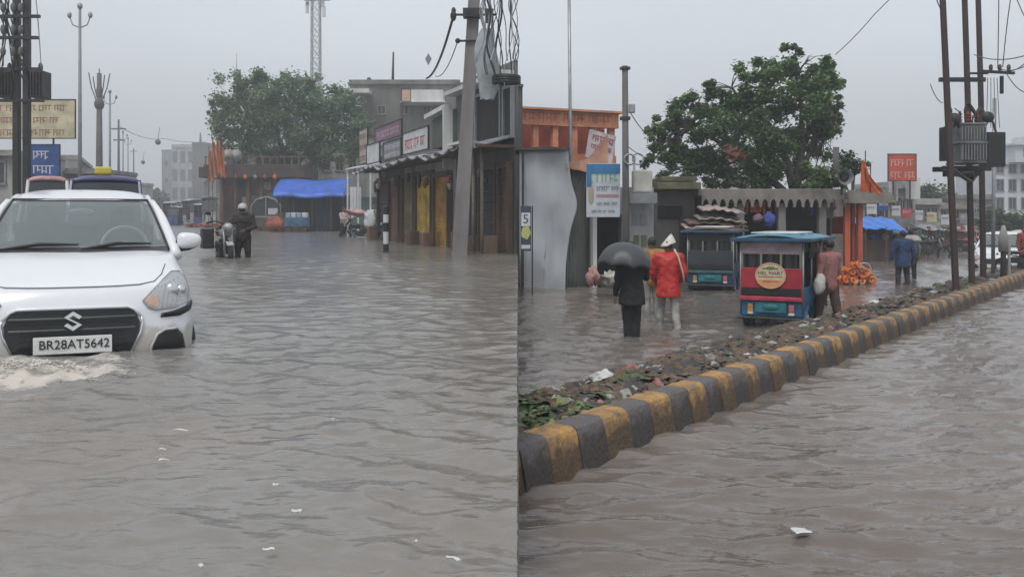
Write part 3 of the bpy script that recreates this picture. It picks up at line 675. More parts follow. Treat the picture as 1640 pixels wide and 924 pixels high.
# ------------------------------------------------------------------ motorcycle (local: front towards -y, z=0 at the tyres)
def make_bike(label, loc, rz, body=None, lean=0.0, group=None):
    B = body or M_black
    m = thing('motorcycle', label, 'motorcycle', loc, rz, group); m.rotation_euler = (0, lean, rz)
    for y, n in ((-.63, 'wheel'), (.63, 'wheel')):
        w_ = obj(n, MB().torus((0, y, .30), .255, .05, 'x', 24, 8), M_rubber, m, smooth=True)
        sp = MB(); sp.disc((0, y, .30), .045, .14, 'x', 12)
        for k_ in range(8): a = k_ * .785; sp.tube([(0, y, .30), (0, y + .24 * math.cos(a), .30 + .24 * math.sin(a))], .008, 4)
        obj('hub', sp, M_metal, w_)
    f = MB()
    for s_ in (-.075, .075): f.tube([(s_, -.63, .30), (s_, -.50, .72), (s_, -.42, .95)], .024, 8)
    f.box((0, -.46, .82), (.2, .05, .05)); obj('fork', f, M_metal, m, smooth=True)
    h = MB(); h.tube([(-.36, -.28, 1.02), (-.22, -.38, 1.06), (0, -.42, .98), (.22, -.38, 1.06), (.36, -.28, 1.02)], .014, 8)
    for s_ in (-1, 1): h.caps((s_ * .36, -.28, 1.02), (s_ * .27, -.35, 1.05), .022, .022)
    hb = obj('handlebar', h, M_iron, m, smooth=True)
    for s_ in (-1, 1):
        mi = MB(); mi.tube([(s_ * .26, -.36, 1.05), (s_ * .33, -.38, 1.20)], .007, 6); mi.ell((s_ * .36, -.38, 1.23), (.06, .018, .038)); obj('mirror', mi, M_black, hb, smooth=True)
    hl = MB(); hl.ell((0, -.52, .92), (.10, .09, .10)); o = obj('headlamp', hl, B, m, smooth=True)
    obj('lens', MB().ell((0, -.575, .92), (.08, .05, .08)), M_lamp, o, smooth=True)
    g = MB(); g.ell((0, -.16, .80), (.13, .26, .12), 14, 10); obj('fuel_tank', g, B, m, smooth=True)
    st = MB(); st.ell((0, .30, .80), (.13, .40, .06), 12, 8); obj('saddle', st, M_black, m, smooth=True)
    e = MB(); e.box((0, -.05, .42), (.24, .32, .30)); e.tube([(0, -.2, .5), (0, -.25, .62)], .09, 10); e.box((0, .22, .56), (.12, .35, .2)); obj('engine', e, M_iron, m, bevel=.03)
    x = MB(); x.tube([(.12, -.2, .33), (.14, .1, .26), (.15, .75, .34)], [.022, .03, .045], 8); obj('exhaust', x, M_metal, m, smooth=True)
    fr = MB(); fr.tube([(0, -.42, .9), (0, -.1, .68), (0, .3, .7), (0, .75, .82)], .02, 8); fr.tube([(0, .2, .3), (0, .63, .30)], .035, 8); fr.tube([(0, -.38, .8), (0, -.25, .3), (0, .2, .28)], .02, 8); obj('frame', fr, M_iron, m, smooth=True)
    for yy in (-.63, .63):
        mo = obj('mudguard', MB().grid(lambda a, b_: ((a - .5) * .14, yy + .32 * math.cos(.4 + 1.9 * b_), .30 + .32 * math.sin(.4 + 1.9 * b_)), 3, 10), B, m, smooth=True); q = mo.modifiers.new('s', 'SOLIDIFY'); q.thickness = .01
    obj('tail_lamp', MB().ell((0, .80, .74), (.06, .03, .04)), mat('red_lens', (.35, .02, .02), .2, .1, 3, 0), m, smooth=True)
    return m

# ------------------------------------------------------------------ electric rickshaw (local: rear towards -y, z=0 at the tyres)
def make_rickshaw(label, loc, rz, roofc, bodyc, panelc, badge=False, group=None, sill=None, surround=None):
    r = thing('electric_rickshaw', label, 'rickshaw', loc, rz, group)
    W = .50
    # roof: shallow vaulted canopy with a valance
    def rf(a, b_): s_ = 2 * a - 1; return (s_ * .64, -.25 + 2.25 * b_, 1.80 + .10 * (1 - s_ * s_) - .035 * (2 * b_ - 1) ** 4 + .012 * math.sin(b_ * 20))
    o = obj('roof', MB().grid(rf, 14, 22), roofc, r, smooth=True); q = o.modifiers.new('s', 'SOLIDIFY'); q.thickness = .02
    v = MB(); v.box((0, -.25, 1.775), (1.28, .02, .07)); v.box((0, 1.98, 1.775), (1.28, .02, .07)); v.box((-.635, .87, 1.775), (.02, 2.22, .06)); v.box((.635, .87, 1.775), (.02, 2.22, .06))
    obj('valance', v, mat('deep_blue', (.02, .07, .13), .5, .3, 3, .1), r, bevel=.01)
    for x in (-W, W):
        for y in (-.12, .55, 1.30, 1.85): obj('post', MB().tube([(x, y, .35), (x, y, 1.80)], .018, 8), M_metal, r, smooth=True)
    rk = MB()
    for x in (-.34, .38): rk.tube([(x, -.05, 1.90), (x, 1.2, 1.90)], .014, 6)
    for y in (-.05, .5, 1.2): rk.tube([(-.34, y, 1.90), (.38, y, 1.90)], .014, 6)
    obj('roof_rack', rk, M_white, r, smooth=True)
    # rear: upper window frame, red panel with black band, sill
    pn = MB(); pn.box((0, -.14, .98), (2 * W - .02, .04, .52)); pb = obj('rear_panel', pn, panelc, r, bevel=.01)
    obj('window_surround', MB().box((0, -.14, 1.62), (2 * W - .02, .035, .24)), surround or mat('faded_mauve', (.20, .16, .18), .7, .3, 4, .1), r, bevel=.01)
    [obj('window_bar', MB().box((x, -.145, 1.37), (.035, .03, .28)), mat('olive_frame', (.16, .17, .12), .6, .3, 4, .1), r) for x in (-.47, -.16, .16, .47)]
    obj('rear_curtain', MB().grid(lambda a, b_: ((2 * a - 1) * .47, -.10 + .015 * math.sin(a * 40), 1.24 + .3 * b_), 40, 2), mat('smoke_vinyl', (.025, .025, .028), .3, .2, 3, .1), r)
    bd = MB(); bd.box((0, -.165, .80), (2 * W - .04, .012, .13)); obj('black_band', bd, M_black, pb)
    sl_ = MB(); sl_.box((0, -.16, .665), (2 * W, .09, .085)); obj('rear_sill', sl_, sill or mat('crimson', (.40, .04, .08), .5, .3, 3, .1), r, bevel=.015)
    # lower body
    lb = MB(); lb.box((0, .30, .47), (2 * W, .86, .30)); lb.box((0, 1.2, .34), (2 * W, 1.1, .10)); obj('lower_body', lb, bodyc, r, bevel=.03)
    tk = MB(); tk.box((.0, -.15, .50), (.50, .05, .20)); tk.ell((0, -.18, .51), (.14, .02, .06)); obj('number_panel', tk, mat('teal_paint', (.02, .17, .20), .5, .3, 4, .1), r, bevel=.02)
    for s_ in (-1, 1):
        l = obj('tail_lamp', MB().box((s_ * .33, -.165, .46), (.085, .05, .20)), mat('tail_amber', (.45, .22, .06), .3, .2, 6, .1) if s_ < 0 else mat('tail_pink', (.45, .12, .14), .3, .2, 6, .1), r, bevel=.012)
        obj('lamp_cap', MB().box((s_ * .33, -.168, .385), (.088, .05, .05)), M_white, l, bevel=.01)
        sd_ = MB(); sd_.box((s_ * W, .42, .74), (.03, 1.02, .28)); obj('side_panel', sd_, bodyc, r, bevel=.01)
        wh = obj('wheel', MB().torus((s_ * .46, .25, .24), .19, .055, 'x', 22, 8), M_rubber, r, smooth=True); obj('rim', MB().disc((s_ * .46, .25, .24), .14, .07, 'x', 14), M_white, wh)
        obj('fender', MB().grid(lambda a, b_: (s_ * (.42 + .12 * a), .25 + .28 * math.cos(.1 + 2.9 * b_), .24 + .28 * math.sin(.1 + 2.9 * b_)), 3, 12), bodyc, r, smooth=True)
        obj('roof_curtain', MB().grid(lambda a, b_: (s_ * (.60 - .05 * b_ ** 2), .0 + .5 * a + .02 * math.sin(9 * b_), 1.75 - .32 * b_), 8, 8), M_dark, r, smooth=True)
    bm_ = MB(); bm_.tube([(-.52, -.22, .30), (.52, -.22, .30)], .028, 8); bm_.box((-.3, -.17, .30), (.04, .12, .04)); bm_.box((.3, -.17, .30), (.04, .12, .04)); obj('bumper', bm_, M_iron, r, smooth=False)
    st = MB(); st.box((0, .22, .70), (.92, .42, .12)); st.box((0, .0, .98), (.92, .10, .46)); obj('rear_seat', st, mat('seat_red', (.22, .03, .03), .6, .3, 3, .1), r, bevel=.03)
    s2 = MB(); s2.box((0, 1.15, .66), (.92, .34, .12)); s2.box((0, 1.30, .90), (.92, .08, .40)); obj('driver_seat', s2, M_black, r, bevel=.03)
    fw = obj('wheel', MB().torus((0, 2.15, .24), .19, .055, 'x', 22, 8), M_rubber, r, smooth=True); obj('rim', MB().disc((0, 2.15, .24), .14, .07, 'x', 14), M_white, fw)
    fk = MB(); fk.tube([(0, 2.15, .24), (0, 2.0, .7), (0, 1.85, 1.05)], .03, 8); fk.tube([(-.3, 1.75, 1.08), (0, 1.85, 1.05), (.3, 1.75, 1.08)], .014, 8); obj('handlebar', fk, M_iron, r, smooth=True)
    fc = MB(); fc.box((0, 1.92, .70), (.86, .05, .70), rx=.12); obj('front_panel', fc, bodyc, r, bevel=.03)
    ws2 = MB(); ws2.box((0, 1.93, 1.40), (.92, .012, .62)); obj('windscreen', ws2, M_glass, r)
    if badge:
        bg_ = obj('round_badge', MB().disc((0, -.178, 1.10), .245, .022, 'y', 40), mat('badge_cream', (.55, .47, .33), .6, .2, 7, .1), r)
        rg = MB().torus((0, -.19, 1.10), .238, .010, 'y', 40, 6); obj('badge_rim', rg, mat('badge_peach', (.62, .36, .22), .6, .1, 5, 0), bg_)
        ch = MB()   # lower segment in orange peach
        pts = [(.23 * math.cos(a), 1.10 + .23 * math.sin(a)) for a in [R(198 + k_ * (144 / 14)) for k_ in range(15)]]; ch.prism(pts, 'y', -.193, -.188); obj('badge_segment', ch, mat('badge_orange', (.62, .30, .14), .6, .1, 5, 0), bg_)
        gm = MB(); gm.ell((0, -.190, 1.245), (.075, .006, .035)); gm.ell((-.10, -.190, 1.235), (.03, .005, .018)); gm.ell((.10, -.190, 1.235), (.03, .005, .018)); obj('badge_emblem', gm, mat('badge_green', (.14, .16, .05), .6, .1, 5, 0), bg_, smooth=True)
        tm = text_mesh('HEL MART', .088); obj('badge_lettering', tm, mat('badge_ink', (.07, .06, .05), .6, .1, 5, 0), bg_, loc=(0, -.191, 1.145))
        ln = MB(); ln.box((0, -.191, 1.08), (.40, .004, .018)); ln.box((0, -.197, .995), (.26, .004, .014)); obj('badge_line', ln, mat('badge_rust', (.35, .13, .06), .6, .1, 5, 0), bg_)
    return r

# ------------------------------------------------------------------ trees
def make_tree(label, base, trunk, limbs, clumps, nleaf, ls, mats, seed, cat='tree', name='leafy_tree', loc=None):
    g = random.Random(seed); base = Vector(base)
    t = thing(name, label, cat, base)
    obj('trunk', MB().tube(*trunk, 12), M_bark, t, smooth=True)
    lb = MB(); tips = []
    for pts, rs in limbs:
        obj('limb', MB().tube(pts, rs, 8), M_bark, t, smooth=True); tips.append(Vector(pts[-1]))
    for c, r in clumps:      # twigs reach from the nearest limb end into each clump
        c = Vector(c); q = min(tips, key=lambda a: (a - c).length); mid = (q + c) / 2 + Vector((g.uniform(-.3, .3), g.uniform(-.3, .3), .2)); lb.tube([q, mid, c], [.05, .03, .012], 5)
        for _ in range(4):
            e = c + Vector((g.uniform(-1, 1), g.uniform(-1, 1), g.uniform(-.6, 1))) * r * .9; lb.tube([mid, (mid + e) / 2 + Vector((0, 0, .1)), e], [.022, .014, .006], 4)
    obj('twigs', lb, M_bark, t)['kind'] = 'stuff'
    tot = sum(r ** 2.0 for c, r in clumps); vs = []; mi = []
    for c, r in clumps:
        c = Vector(c); n = int(nleaf * r ** 2.0 / tot)
        subs = []
        for _ in range(max(5, int(11 * r))):
            d = Vector((g.gauss(0, 1), g.gauss(0, 1), g.gauss(0, 1))).normalized(); subs.append((c + d * r * g.uniform(.35, 1.0), r * g.uniform(.22, .42)))
        for _ in range(n):
            sc_, sr_ = g.choice(subs); d = Vector((g.gauss(0, 1), g.gauss(0, 1), g.gauss(0, .8)))
            p = sc_ + d * sr_ * .55; s_ = ls * g.uniform(.6, 1.35)
            a = Vector((g.uniform(-1, 1), g.uniform(-1, 1), g.uniform(-.9, .3))).normalized(); b_ = a.cross(Vector((g.uniform(-.5, .5), g.uniform(-.5, .5), 1))).normalized()
            vs += [p - a * s_ * .5, p + b_ * s_ * .38, p + a * s_ * .6, p - b_ * s_ * .38]; mi.append(g.choices(range(len(mats)), [3, 3, 2][:len(mats)])[0])
    n = len(mi); me = bpy.data.meshes.new('crown'); me.from_pydata(vs, [], [(4 * i, 4 * i + 1, 4 * i + 2, 4 * i + 3) for i in range(n)])
    for m_ in mats: me.materials.append(m_)
    me.polygons.foreach_set('material_index', mi); me.update()
    o = obj('crown', me, None, t); o['kind'] = 'stuff'
    return t
def leafmat(name, c):
    m = bpy.data.materials.new(name); m.use_nodes = True; N = m.node_tree.nodes; L = m.node_tree.links; b = N['Principled BSDF']
    b.inputs['Roughness'].default_value = .45
    t = N.new('ShaderNodeTexCoord'); n = N.new('ShaderNodeTexNoise'); n.inputs['Scale'].default_value = .9; n.inputs['Detail'].default_value = 5
    r = N.new('ShaderNodeValToRGB'); r.color_ramp.elements[0].position = .35; r.color_ramp.elements[0].color = (*[x * .6 for x in c], 1); r.color_ramp.elements[1].position = .65; r.color_ramp.elements[1].color = (*[x * 1.25 for x in c], 1)
    L.new(t.outputs['Object'], n.inputs[0]); L.new(n.outputs['Fac'], r.inputs[0]); L.new(r.outputs[0], b.inputs['Base Color'])
    tr = N.new('ShaderNodeBsdfTranslucent'); L.new(r.outputs[0], tr.inputs[0]); ms = N.new('ShaderNodeMixShader'); ms.inputs[0].default_value = .42
    L.new(b.outputs[0], ms.inputs[1]); L.new(tr.outputs[0], ms.inputs[2]); L.new(ms.outputs[0], N['Material Output'].inputs[0]); return m
LM = [leafmat('leaf_a', (.14, .235, .09)), leafmat('leaf_b', (.085, .165, .065)), leafmat('leaf_c', (.22, .31, .13))]
LMD = [leafmat('leaf_d', (.035, .075, .022)), leafmat('leaf_e', (.06, .11, .03))]

LM_HAZE = [leafmat('leaf_haze_f', (.18, .28, .15)), leafmat('leaf_haze_g', (.12, .21, .10)), leafmat('leaf_haze_h', (.25, .34, .20))]  # left tree: paler greens, thicker haze put into the leaf colour
# ------------------------------------------------------------------ building helper (local: facade on y=0 looking to -y)
def building(name, label, loc, rz, w_, d_, h_, floors, cols, wall, winc=None, parapet=.5, x0=.4, ww=1.0, wh=1.2, z0=.8, glass=None, cat='building', group=None, frame=None):
    b = thing(name, label, cat, loc, rz, group)
    mb = MB(); mb.box((w_ / 2, d_ / 2, h_ / 2), (w_, d_, h_)); obj('wall', mb, wall, b)
    if parapet:
        p = MB(); p.box((w_ / 2, .02, h_ + parapet / 2), (w_ + .12, .2, parapet)); p.box((w_ / 2, -.10, h_ - .02), (w_ + .3, .4, .12)); p.box((.02, d_ / 2, h_ + parapet / 2), (.18, d_, parapet - .01)); p.box((w_ - .02, d_ / 2, h_ + parapet / 2), (.18, d_, parapet - .01)); obj('parapet', p, wall, b)
    fm = frame or M_conc
    wf = MB(); wf.box((0, -.02, wh / 2 + .06), (ww + .16, .10, .10)); wf.box((0, -.04, -wh / 2 - .06), (ww + .24, .16, .08)); wf.box((-ww / 2 - .04, -.02, 0), (.08, .10, wh)); wf.box((ww / 2 + .04, -.02, 0), (.08, .10, wh)); wf.box((0, -.015, 0), (.05, .05, wh))
    fme = wf.mesh('window'); fme.materials.append(fm); pme = MB().box((0, -.006, 0), (ww, .006, wh)).mesh('pane'); pme.materials.append(glass or M_glassd)
    fh = h_ / floors
    for f_ in range(floors):
        for c_ in range(cols):
            x = x0 + ww / 2 + (w_ - 2 * x0 - ww) * (c_ / (cols - 1) if cols > 1 else .5); z = fh * f_ + z0 + wh / 2
            o = bpy.data.objects.new('window', fme); col.objects.link(o); o.parent = b; o.location = (x, 0, z)
            q = bpy.data.objects.new('pane', pme); col.objects.link(q); q.parent = o
    return b
def pole(name, label, p0, p1, r0, r1, m, cat='pole', n=10, group=None):
    d = Vector(p1) - Vector(p0); t = thing(name, label, cat, p0, 0, group)
    obj('post', MB().tube([(0, 0, 0), d * .5, d], [r0, (r0 + r1) / 2, r1], n), m, t, smooth=True); return t
def wire(a, b, sag, r, label, group=None, m=None):
    a = Vector(a); b = Vector(b); pts = [a + (b - a) * (k_ / 16) - Vector((0, 0, sag * 4 * (k_ / 16) * (1 - k_ / 16))) for k_ in range(17)]
    base = a; o = obj('wire', MB().tube([p - base for p in pts], r, 5), m or M_black, loc=base); tag(o, label, 'wire', group); return o
# ================================================================== LEFT STREET
GL = WL - .40          # road under the left water
# --- row of shops on the right of the left street; local x runs towards the camera along the row, y back from the street
RO = Vector((-.33, 25, 0)); RDIR = Vector((.36, -.933, 0)).normalized(); RRZ = math.atan2(RDIR.y, RDIR.x)
def row_x(px):         # local x of the row for a photo column (on the facade plane)
    # point RO + RDIR*s ; px = 820+1500*X/Y
    k = (px - 820) / F; return (k * RO.y - RO.x) / (RDIR.x - k * RDIR.y)
def row_p(s, n=0, z=0): q = Vector((-RDIR.y, RDIR.x, 0)); p = RO + RDIR * s + q * n; return Vector((p.x, p.y, z))
EAVE = 3.68
def shop(px0, px1, wall, label, h, depth, shutters, eave=True, topwin=None):
    s0, s1 = row_x(px0), row_x(px1); W = s1 - s0
    b = thing('shop_building', label, 'building', row_p(s0, 0, GL), RRZ)
    mb = MB()     # back volume, depth clipped so it never reaches the lower street
    def q(s, n): return (s, n)
    def maxn(s):  # keep x <= -0.12 in world
        p0 = row_p(s0 + s, 0); qn = Vector((-RDIR.y, RDIR.x, 0)); return max(.22, min(depth, (-.30 - p0.x) / qn.x))
    mb.prism([(0, .18), (W, .18), (W, maxn(W)), (0, max(.3, maxn(0)))], 'z', 0, h - GL); obj('wall', mb, wall, b)
    z_e = EAVE - GL
    for (a, c, m_, zt) in shutters:
        a, c = row_x(a) - s0, row_x(c) - s0; sh = MB(); n = 42
        for k_ in range(n):
            z = .0 + (zt - GL) * (k_ + .5) / n; sh.tube([(a + .03, .10, z), (c - .03, .10, z)], (zt - GL) / n * .52, 5, caps=True)
        obj('shutter', sh, m_, b)
        gq_ = random.Random(int(a * 100))
        for k_ in range(2): xq = gq_.uniform(a + .1, c - .1); obj('hanging_goods', MB().ell((xq, -.25 - gq_.uniform(0, .4), zt - GL - gq_.uniform(.05, .35)), (.10, .08, gq_.uniform(.10, .28)), 8, 6), gq_.choice([M_wood2, M_concd, M_plast, M_redw, M_iron]), b, smooth=True)
        if gq_.random() < .7: obj('crate', MB().box((gq_.uniform(a + .2, c - .2), -.35, .5), (.45, .35, gq_.uniform(.5, 1.0))), gq_.choice([M_wood2, M_wood, M_grey, M_concd]), b, bevel=.02)
        fr = MB(); fr.box((a, .06, (zt - GL) / 2), (.10, .16, zt - GL)); fr.box((c, .06, (zt - GL) / 2), (.10, .16, zt - GL)); fr.box(((a + c) / 2, .06, zt - GL + .08), (c - a + .1, .16, .16)); obj('shutter_frame', fr, M_wood, b)
    if eave:
        e = MB(); e.grid(lambda a, b_: (W * a, -.95 + 1.15 * b_, z_e + .28 * b_ + .012 * math.sin(a * W * 40) - (.10 * abs(math.sin(a * 17)) + .07 * math.sin(a * 5 + 1)) * (1 - b_)), int(W * 26), 2); eo = obj('awning', e, mat('tin_sheet', (.30, .31, .33), .55, .4, 1.5, .2, 14), b); q_ = eo.modifiers.new('s', 'SOLIDIFY'); q_.thickness = .03
        us = MB(); us.box((W / 2, -.35, z_e - .05), (W - .06, 1.0, .04)); [us.box((W * k_ / 4, -.35, z_e - .03), (.06, 1.1, .08)) for k_ in range(5)]; obj('awning_frame', us, M_wood, b)
    return b, s0, W
M_shy = mat('shutter_yellow', (.52, .36, .03), .65, .4, 1.6, .2, 20, c2=(.12, .07, .02)); M_sho = mat('shutter_olive', (.15, .13, .05), .65, .4, 1.6, .2, 20); M_recess = mat('recess_shade', (.028, .024, .022), .65, .4, 1.6, .2, 20)  # the near-black one paints the shade of recessed shop fronts
M_shy2 = mat('shutter_orange', (.42, .22, .02), .65, .4, 1.6, .2, 20, c2=(.12, .07, .02))
shop(600, 640, M_concd, 'farthest low shop of the row, open dark front behind the parked motorcycles', 3.9, 4, [(604, 620, M_recess, 3.2), (622, 637, M_wood2, 3.2)])
b2, s0, W = shop(640, 722, M_plast, 'middle shop of the row with yellow shutters under a tin awning', 4.0, 4, [(643, 661, M_sho, 3.2), (664, 689, M_shy, 3.2), (693, 716, M_shy2, 3.1)])
b3, s0, W3 = shop(722, 814, M_concd, 'nearest two storey shop of the row with fronts coloured as shaded recesses beside the concrete pole', 5.5, 3, [(738, 762, M_recess, 3.1), (766, 792, M_recess, 3.1), (797, 812, M_wood, 3.1)], eave=True)
# nearest shop: upper storey face, dark openings, ledge, slim columns
u = MB(); u.box((W3 / 2, .22, 4.45), (W3, .10, 2.0)); obj('upper_wall', u, mat('grey_green_wall', (.15, .165, .16), .85, .3, 1.2, .2, 10, streak=.3), b3)
for a, c, z0, z1 in ((757, 794, 3.95, 5.25), (801, 812, 3.95, 5.2)):
    x0, x1 = row_x(a) - s0, row_x(c) - s0; o_ = MB(); o_.box(((x0 + x1) / 2, .155, (z0 + z1) / 2 - GL), (x1 - x0, .04, z1 - z0)); ob = obj('window', o_, M_dark, b3)
    f_ = MB(); [f_.box((x_, .13, (z0 + z1) / 2 - GL), (.09, .10, z1 - z0 + .16)) for x_ in (x0 - .05, x1 + .05)]; f_.box(((x0 + x1) / 2, .13, z1 - GL + .04), (x1 - x0, .10, .08)); f_.box(((x0 + x1) / 2, .10, z0 - GL - .04), (x1 - x0 + .2, .18, .08)); obj('frame', f_, M_grey, ob)
lg = MB(); lg.box((W3 / 2, .0, 5.58 - GL), (W3 - .05, .5, .12)); lg.box((row_x(782) - s0, -.75, 3.80 - GL), (1.2, .5, .07)); obj('ledge', lg, M_white, b3)
for a in (776, 789, 803): cl = MB(); cl.tube([(row_x(a) - s0, -.55, 0), (row_x(a) - s0, -.55, 3.2)], .05, 8); obj('awning_post', cl, mat('pale_wood', (.20, .17, .14), .8, .3, 3, .2), b3, smooth=True)
# white sloping slab edge between shops
sl_ = MB(); sl_.box((0, 0, 0), (2.2, .3, .14), ry=-.05); sl_.box((1.05, 0, -.9), (.1, .3, 1.9)); o = obj('balcony_slab', sl_, M_white, b2, loc=(row_x(706) - row_x(640), -.1, 5.15 - GL))
bk = MB(); bk.box((0, .3, -.55), (2.3, .3, 1.1)); obj('balcony_wall', bk, mat('olive_wall', (.13, .15, .12), .85, .3, 1, .2, 10), b2, loc=(row_x(706) - row_x(640), -.1, 5.15 - GL))

# signboards above the awnings: each is a thing
def board(px0, px1, z0, z1, m, label, ink=None, lines=2, dy=-.05, tilt=0.0, rowd=True, Y=None, name='signboard', ink2=None, posts=False):
    if rowd: s0_, s1_ = row_x(px0), row_x(px1); p = row_p(s0_, -.55 + dy, z0); rz = RRZ; W_ = s1_ - s0_
    else: p = Vector((X_(px0, Y), Y, z0)); rz = 0; W_ = X_(px1, Y) - X_(px0, Y)
    t = thing(name, label, 'sign', p, rz); t.rotation_euler = (tilt, 0, rz)
    H_ = z1 - z0; mb = MB(); mb.box((W_ / 2, 0, H_ / 2), (W_, .04, H_)); obj('panel', mb, m, t, bevel=.006)
    f_ = MB(); f_.box((W_ / 2, -.01, 0), (W_ + .05, .06, .04)); f_.box((W_ / 2, -.01, H_), (W_ + .05, .06, .04)); f_.box((0, -.01, H_ / 2), (.04, .06, H_)); f_.box((W_, -.01, H_ / 2), (.04, .06, H_))
    if posts: f_.box((W_ * .2, .05, -.8), (.06, .06, 1.7)); f_.box((W_ * .8, .05, -.8), (.06, .06, 1.7))
    obj('frame', f_, M_iron, t)
    if ink:
        k_ = MB(); rr = random.Random(int(px0 * 7 + z0 * 100)); h = H_ / (lines * 1.35)
        for i in range(lines): script_line(k_, W_ * .08, W_ * .92, H_ - (i + .75) * H_ / (lines + .15), h * .8, -.024, rr)
        if k_.v: obj('lettering', k_, ink, t)
    return t
SGW = mat('sign_white', (.55, .56, .57), .6, .15, 2, .05); SGM = mat('sign_mauve', (.22, .12, .17), .6, .3, 2, .05); SGP = mat('sign_pink', (.45, .32, .40), .6, .1, 2, 0); SGR = mat('sign_red', (.42, .06, .07), .6, .2, 2, .05)
SGB = mat('sign_blue', (.02, .07, .24), .55, .3, 2, .05); SGG = mat('sign_grey', (.22, .22, .25), .6, .2, 2, .05); INKD = mat('ink_dark', (.05, .05, .06), .6, .1, 2, 0); SGC = mat('sign_cream', (.55, .49, .33), .65, .25, 1.5, .05)
board(599, 613, 3.95, 5.35, mat('sign_beige', (.40, .33, .29), .6, .2, 2, .05), 'narrow upright pale board, farthest sign above the shop row', M_wood2, 3)
board(626, 671, 4.62, 5.18, SGM, 'long mauve board with pale lettering, topmost above the yellow shutters', SGP, 1)
board(616, 638, 3.85, 4.60, SGW, 'blank white board below the mauve board above the shop row', None, dy=-.15)
board(640, 670, 3.88, 4.52, SGG, 'grey board with white lettering, between the blank white board and the red lettered board', SGW, 2)
board(677, 720, 3.90, 4.62, SGW, 'white board with big red lettering above the orange shutter', SGR, 1, dy=-.12)
for i, (a, c, lab) in enumerate(((610, 621, 'left one of two small hanging light boxes before the shop row'), (627, 641, 'right one of two small hanging light boxes before the shop row'))):
    Y = 38; z0, z1 = Z_(289, Y), Z_(261, Y); x0, x1 = X_(a, Y), X_(c, Y); t = thing('light_box', lab, 'sign', ((x0 + x1) / 2, Y, z0), 0)
    W_ = x1 - x0; mb = MB(); mb.box((0, 0, (z1 - z0) / 2), (W_, .2, z1 - z0)); obj('panel', mb, SGW, t, bevel=.03); f_ = MB(); f_.box((0, -.02, 0), (W_ + .08, .26, .06)); f_.box((0, -.02, z1 - z0), (W_ + .08, .26, .06)); f_.box((-W_ / 2, -.02, (z1 - z0) / 2), (.05, .26, z1 - z0)); f_.box((W_ / 2, -.02, (z1 - z0) / 2), (.05, .26, z1 - z0)); f_.tube([(0, .3, z1 - z0), (0, .3, z1 - z0 + .8)], .03, 6); obj('frame', f_, M_iron, t)

# --- leaning concrete pole with clamps, cables and the hanging bundle
P0 = Vector((X_(735, 24), 24, GL)); P1 = Vector((X_(762, 24), 24.2, Z_(-60, 24)))
t = thing('concrete_pole', 'thick leaning concrete utility pole standing in front of the shop row', 'pole', P0)
D = P1 - P0; mb = MB(); n = 12
for k_ in range(n):
    a = k_ / n; b_ = (k_ + 1) / n
mb.add([D * a_ + Vector((x * w_ / 2, y * .11, 0)) for a_, w_ in ((0, .40), (1, .28)) for x, y in ((-1, -1), (1, -1), (1, 1), (-1, 1))], [(0, 1, 5, 4), (1, 2, 6, 5), (2, 3, 7, 6), (3, 0, 4, 7), (4, 5, 6, 7), (0, 3, 2, 1)])
obj('post', mb, mat('pole_concrete', (.21, .20, .20), .85, .35, .8, .5, 14, streak=.25, c2=(.10, .085, .08)), t, bevel=.02)
def onp(py, dx=0, dy=-.16): a = (Z_(py, 24) - P0.z) / D.z; return D * a + Vector((dx, dy, 0))
cl = MB(); cl.box(onp(22), (.5, .34, .22)); cl.tube([onp(24, -.55), onp(24, .6)], .03, 6); cl.box(onp(26, .42), (.22, .2, .34)); cl.ell(onp(26, -.5), (.08, .08, .14)); cl.ell(onp(18, -.50), (.06, .06, .10)); obj('clamp', cl, M_iron, t)
c2 = MB(); c2.tube([onp(66, -.35), onp(66, .3)], .028, 6); c2.ell(onp(66, -.35), (.07, .07, .07)); obj('bracket', c2, M_iron, t)
wire(P0 + onp(26, -.5), at(683, 126, 33), .35, .035, 'thick black cable drooping from the concrete pole to the roof behind', m=M_iron)
wire(P0 + onp(66, -.35), at(697, 122, 33), .30, .014, 'thin black cable below the thick one, from the concrete pole to the roof behind', m=M_iron)
bx = at(780, 160, 23.2); bd = MB()
def sk(a, b_): w_ = .30 * math.sin(math.pi * (.12 + .8 * b_)) ** .6; th = a * 2 * math.pi; return (w_ * math.cos(th) + .05 * math.sin(b_ * 6), w_ * .5 * math.sin(th), 1.75 * b_ + .02 * math.sin(th * 5))
bd.grid(sk, 20, 18); tag(obj('plastic_sheet_bundle', bd, mat('dull_plastic', (.33, .36, .37), .5, .25, 2.5, .5, 8), smooth=True, loc=bx), 'pale plastic sheet bundle hanging beside the concrete pole under the cables', 'sheet')
g = random.Random(9)
for i in range(22):
    xa = g.uniform(768, 826); xb = xa + g.uniform(-14, 14); xb = min(xb, 827); lo = g.uniform(95, 138)
    a = at(xa, -25, 23.0 + g.uniform(-.5, .5)); b_ = at(xb, lo, 22.8 + g.uniform(-.4, .6))
    pts = []; amp = g.uniform(.02, .10); ph = g.uniform(0, 6)
    for k_ in range(15): q = k_ / 14; pts.append(a.lerp(b_, q) + Vector((amp * math.sin(q * 9 + ph) - a.x * 0, 0, 0)) - a)
    o = obj('hanging_cable', MB().tube(pts, g.choice([.012, .018, .026]), 5), M_iron if g.random() < .7 else M_metal, loc=a); tag(o, 'one of the tangled dark cables hanging above the nearest shop roof', 'cable', 'tangle of hanging cables at the pole')
cr = MB()
for k_ in range(9): cr.torus((0, 0, .02 * k_), .34 - .01 * (k_ % 3), .022, 'z', 20, 6)
o = obj('cable_coil', cr, M_black, loc=at(811, 133, 22.9), smooth=True); tag(o, 'coil of black cable lying on the ledge of the nearest shop', 'cable')

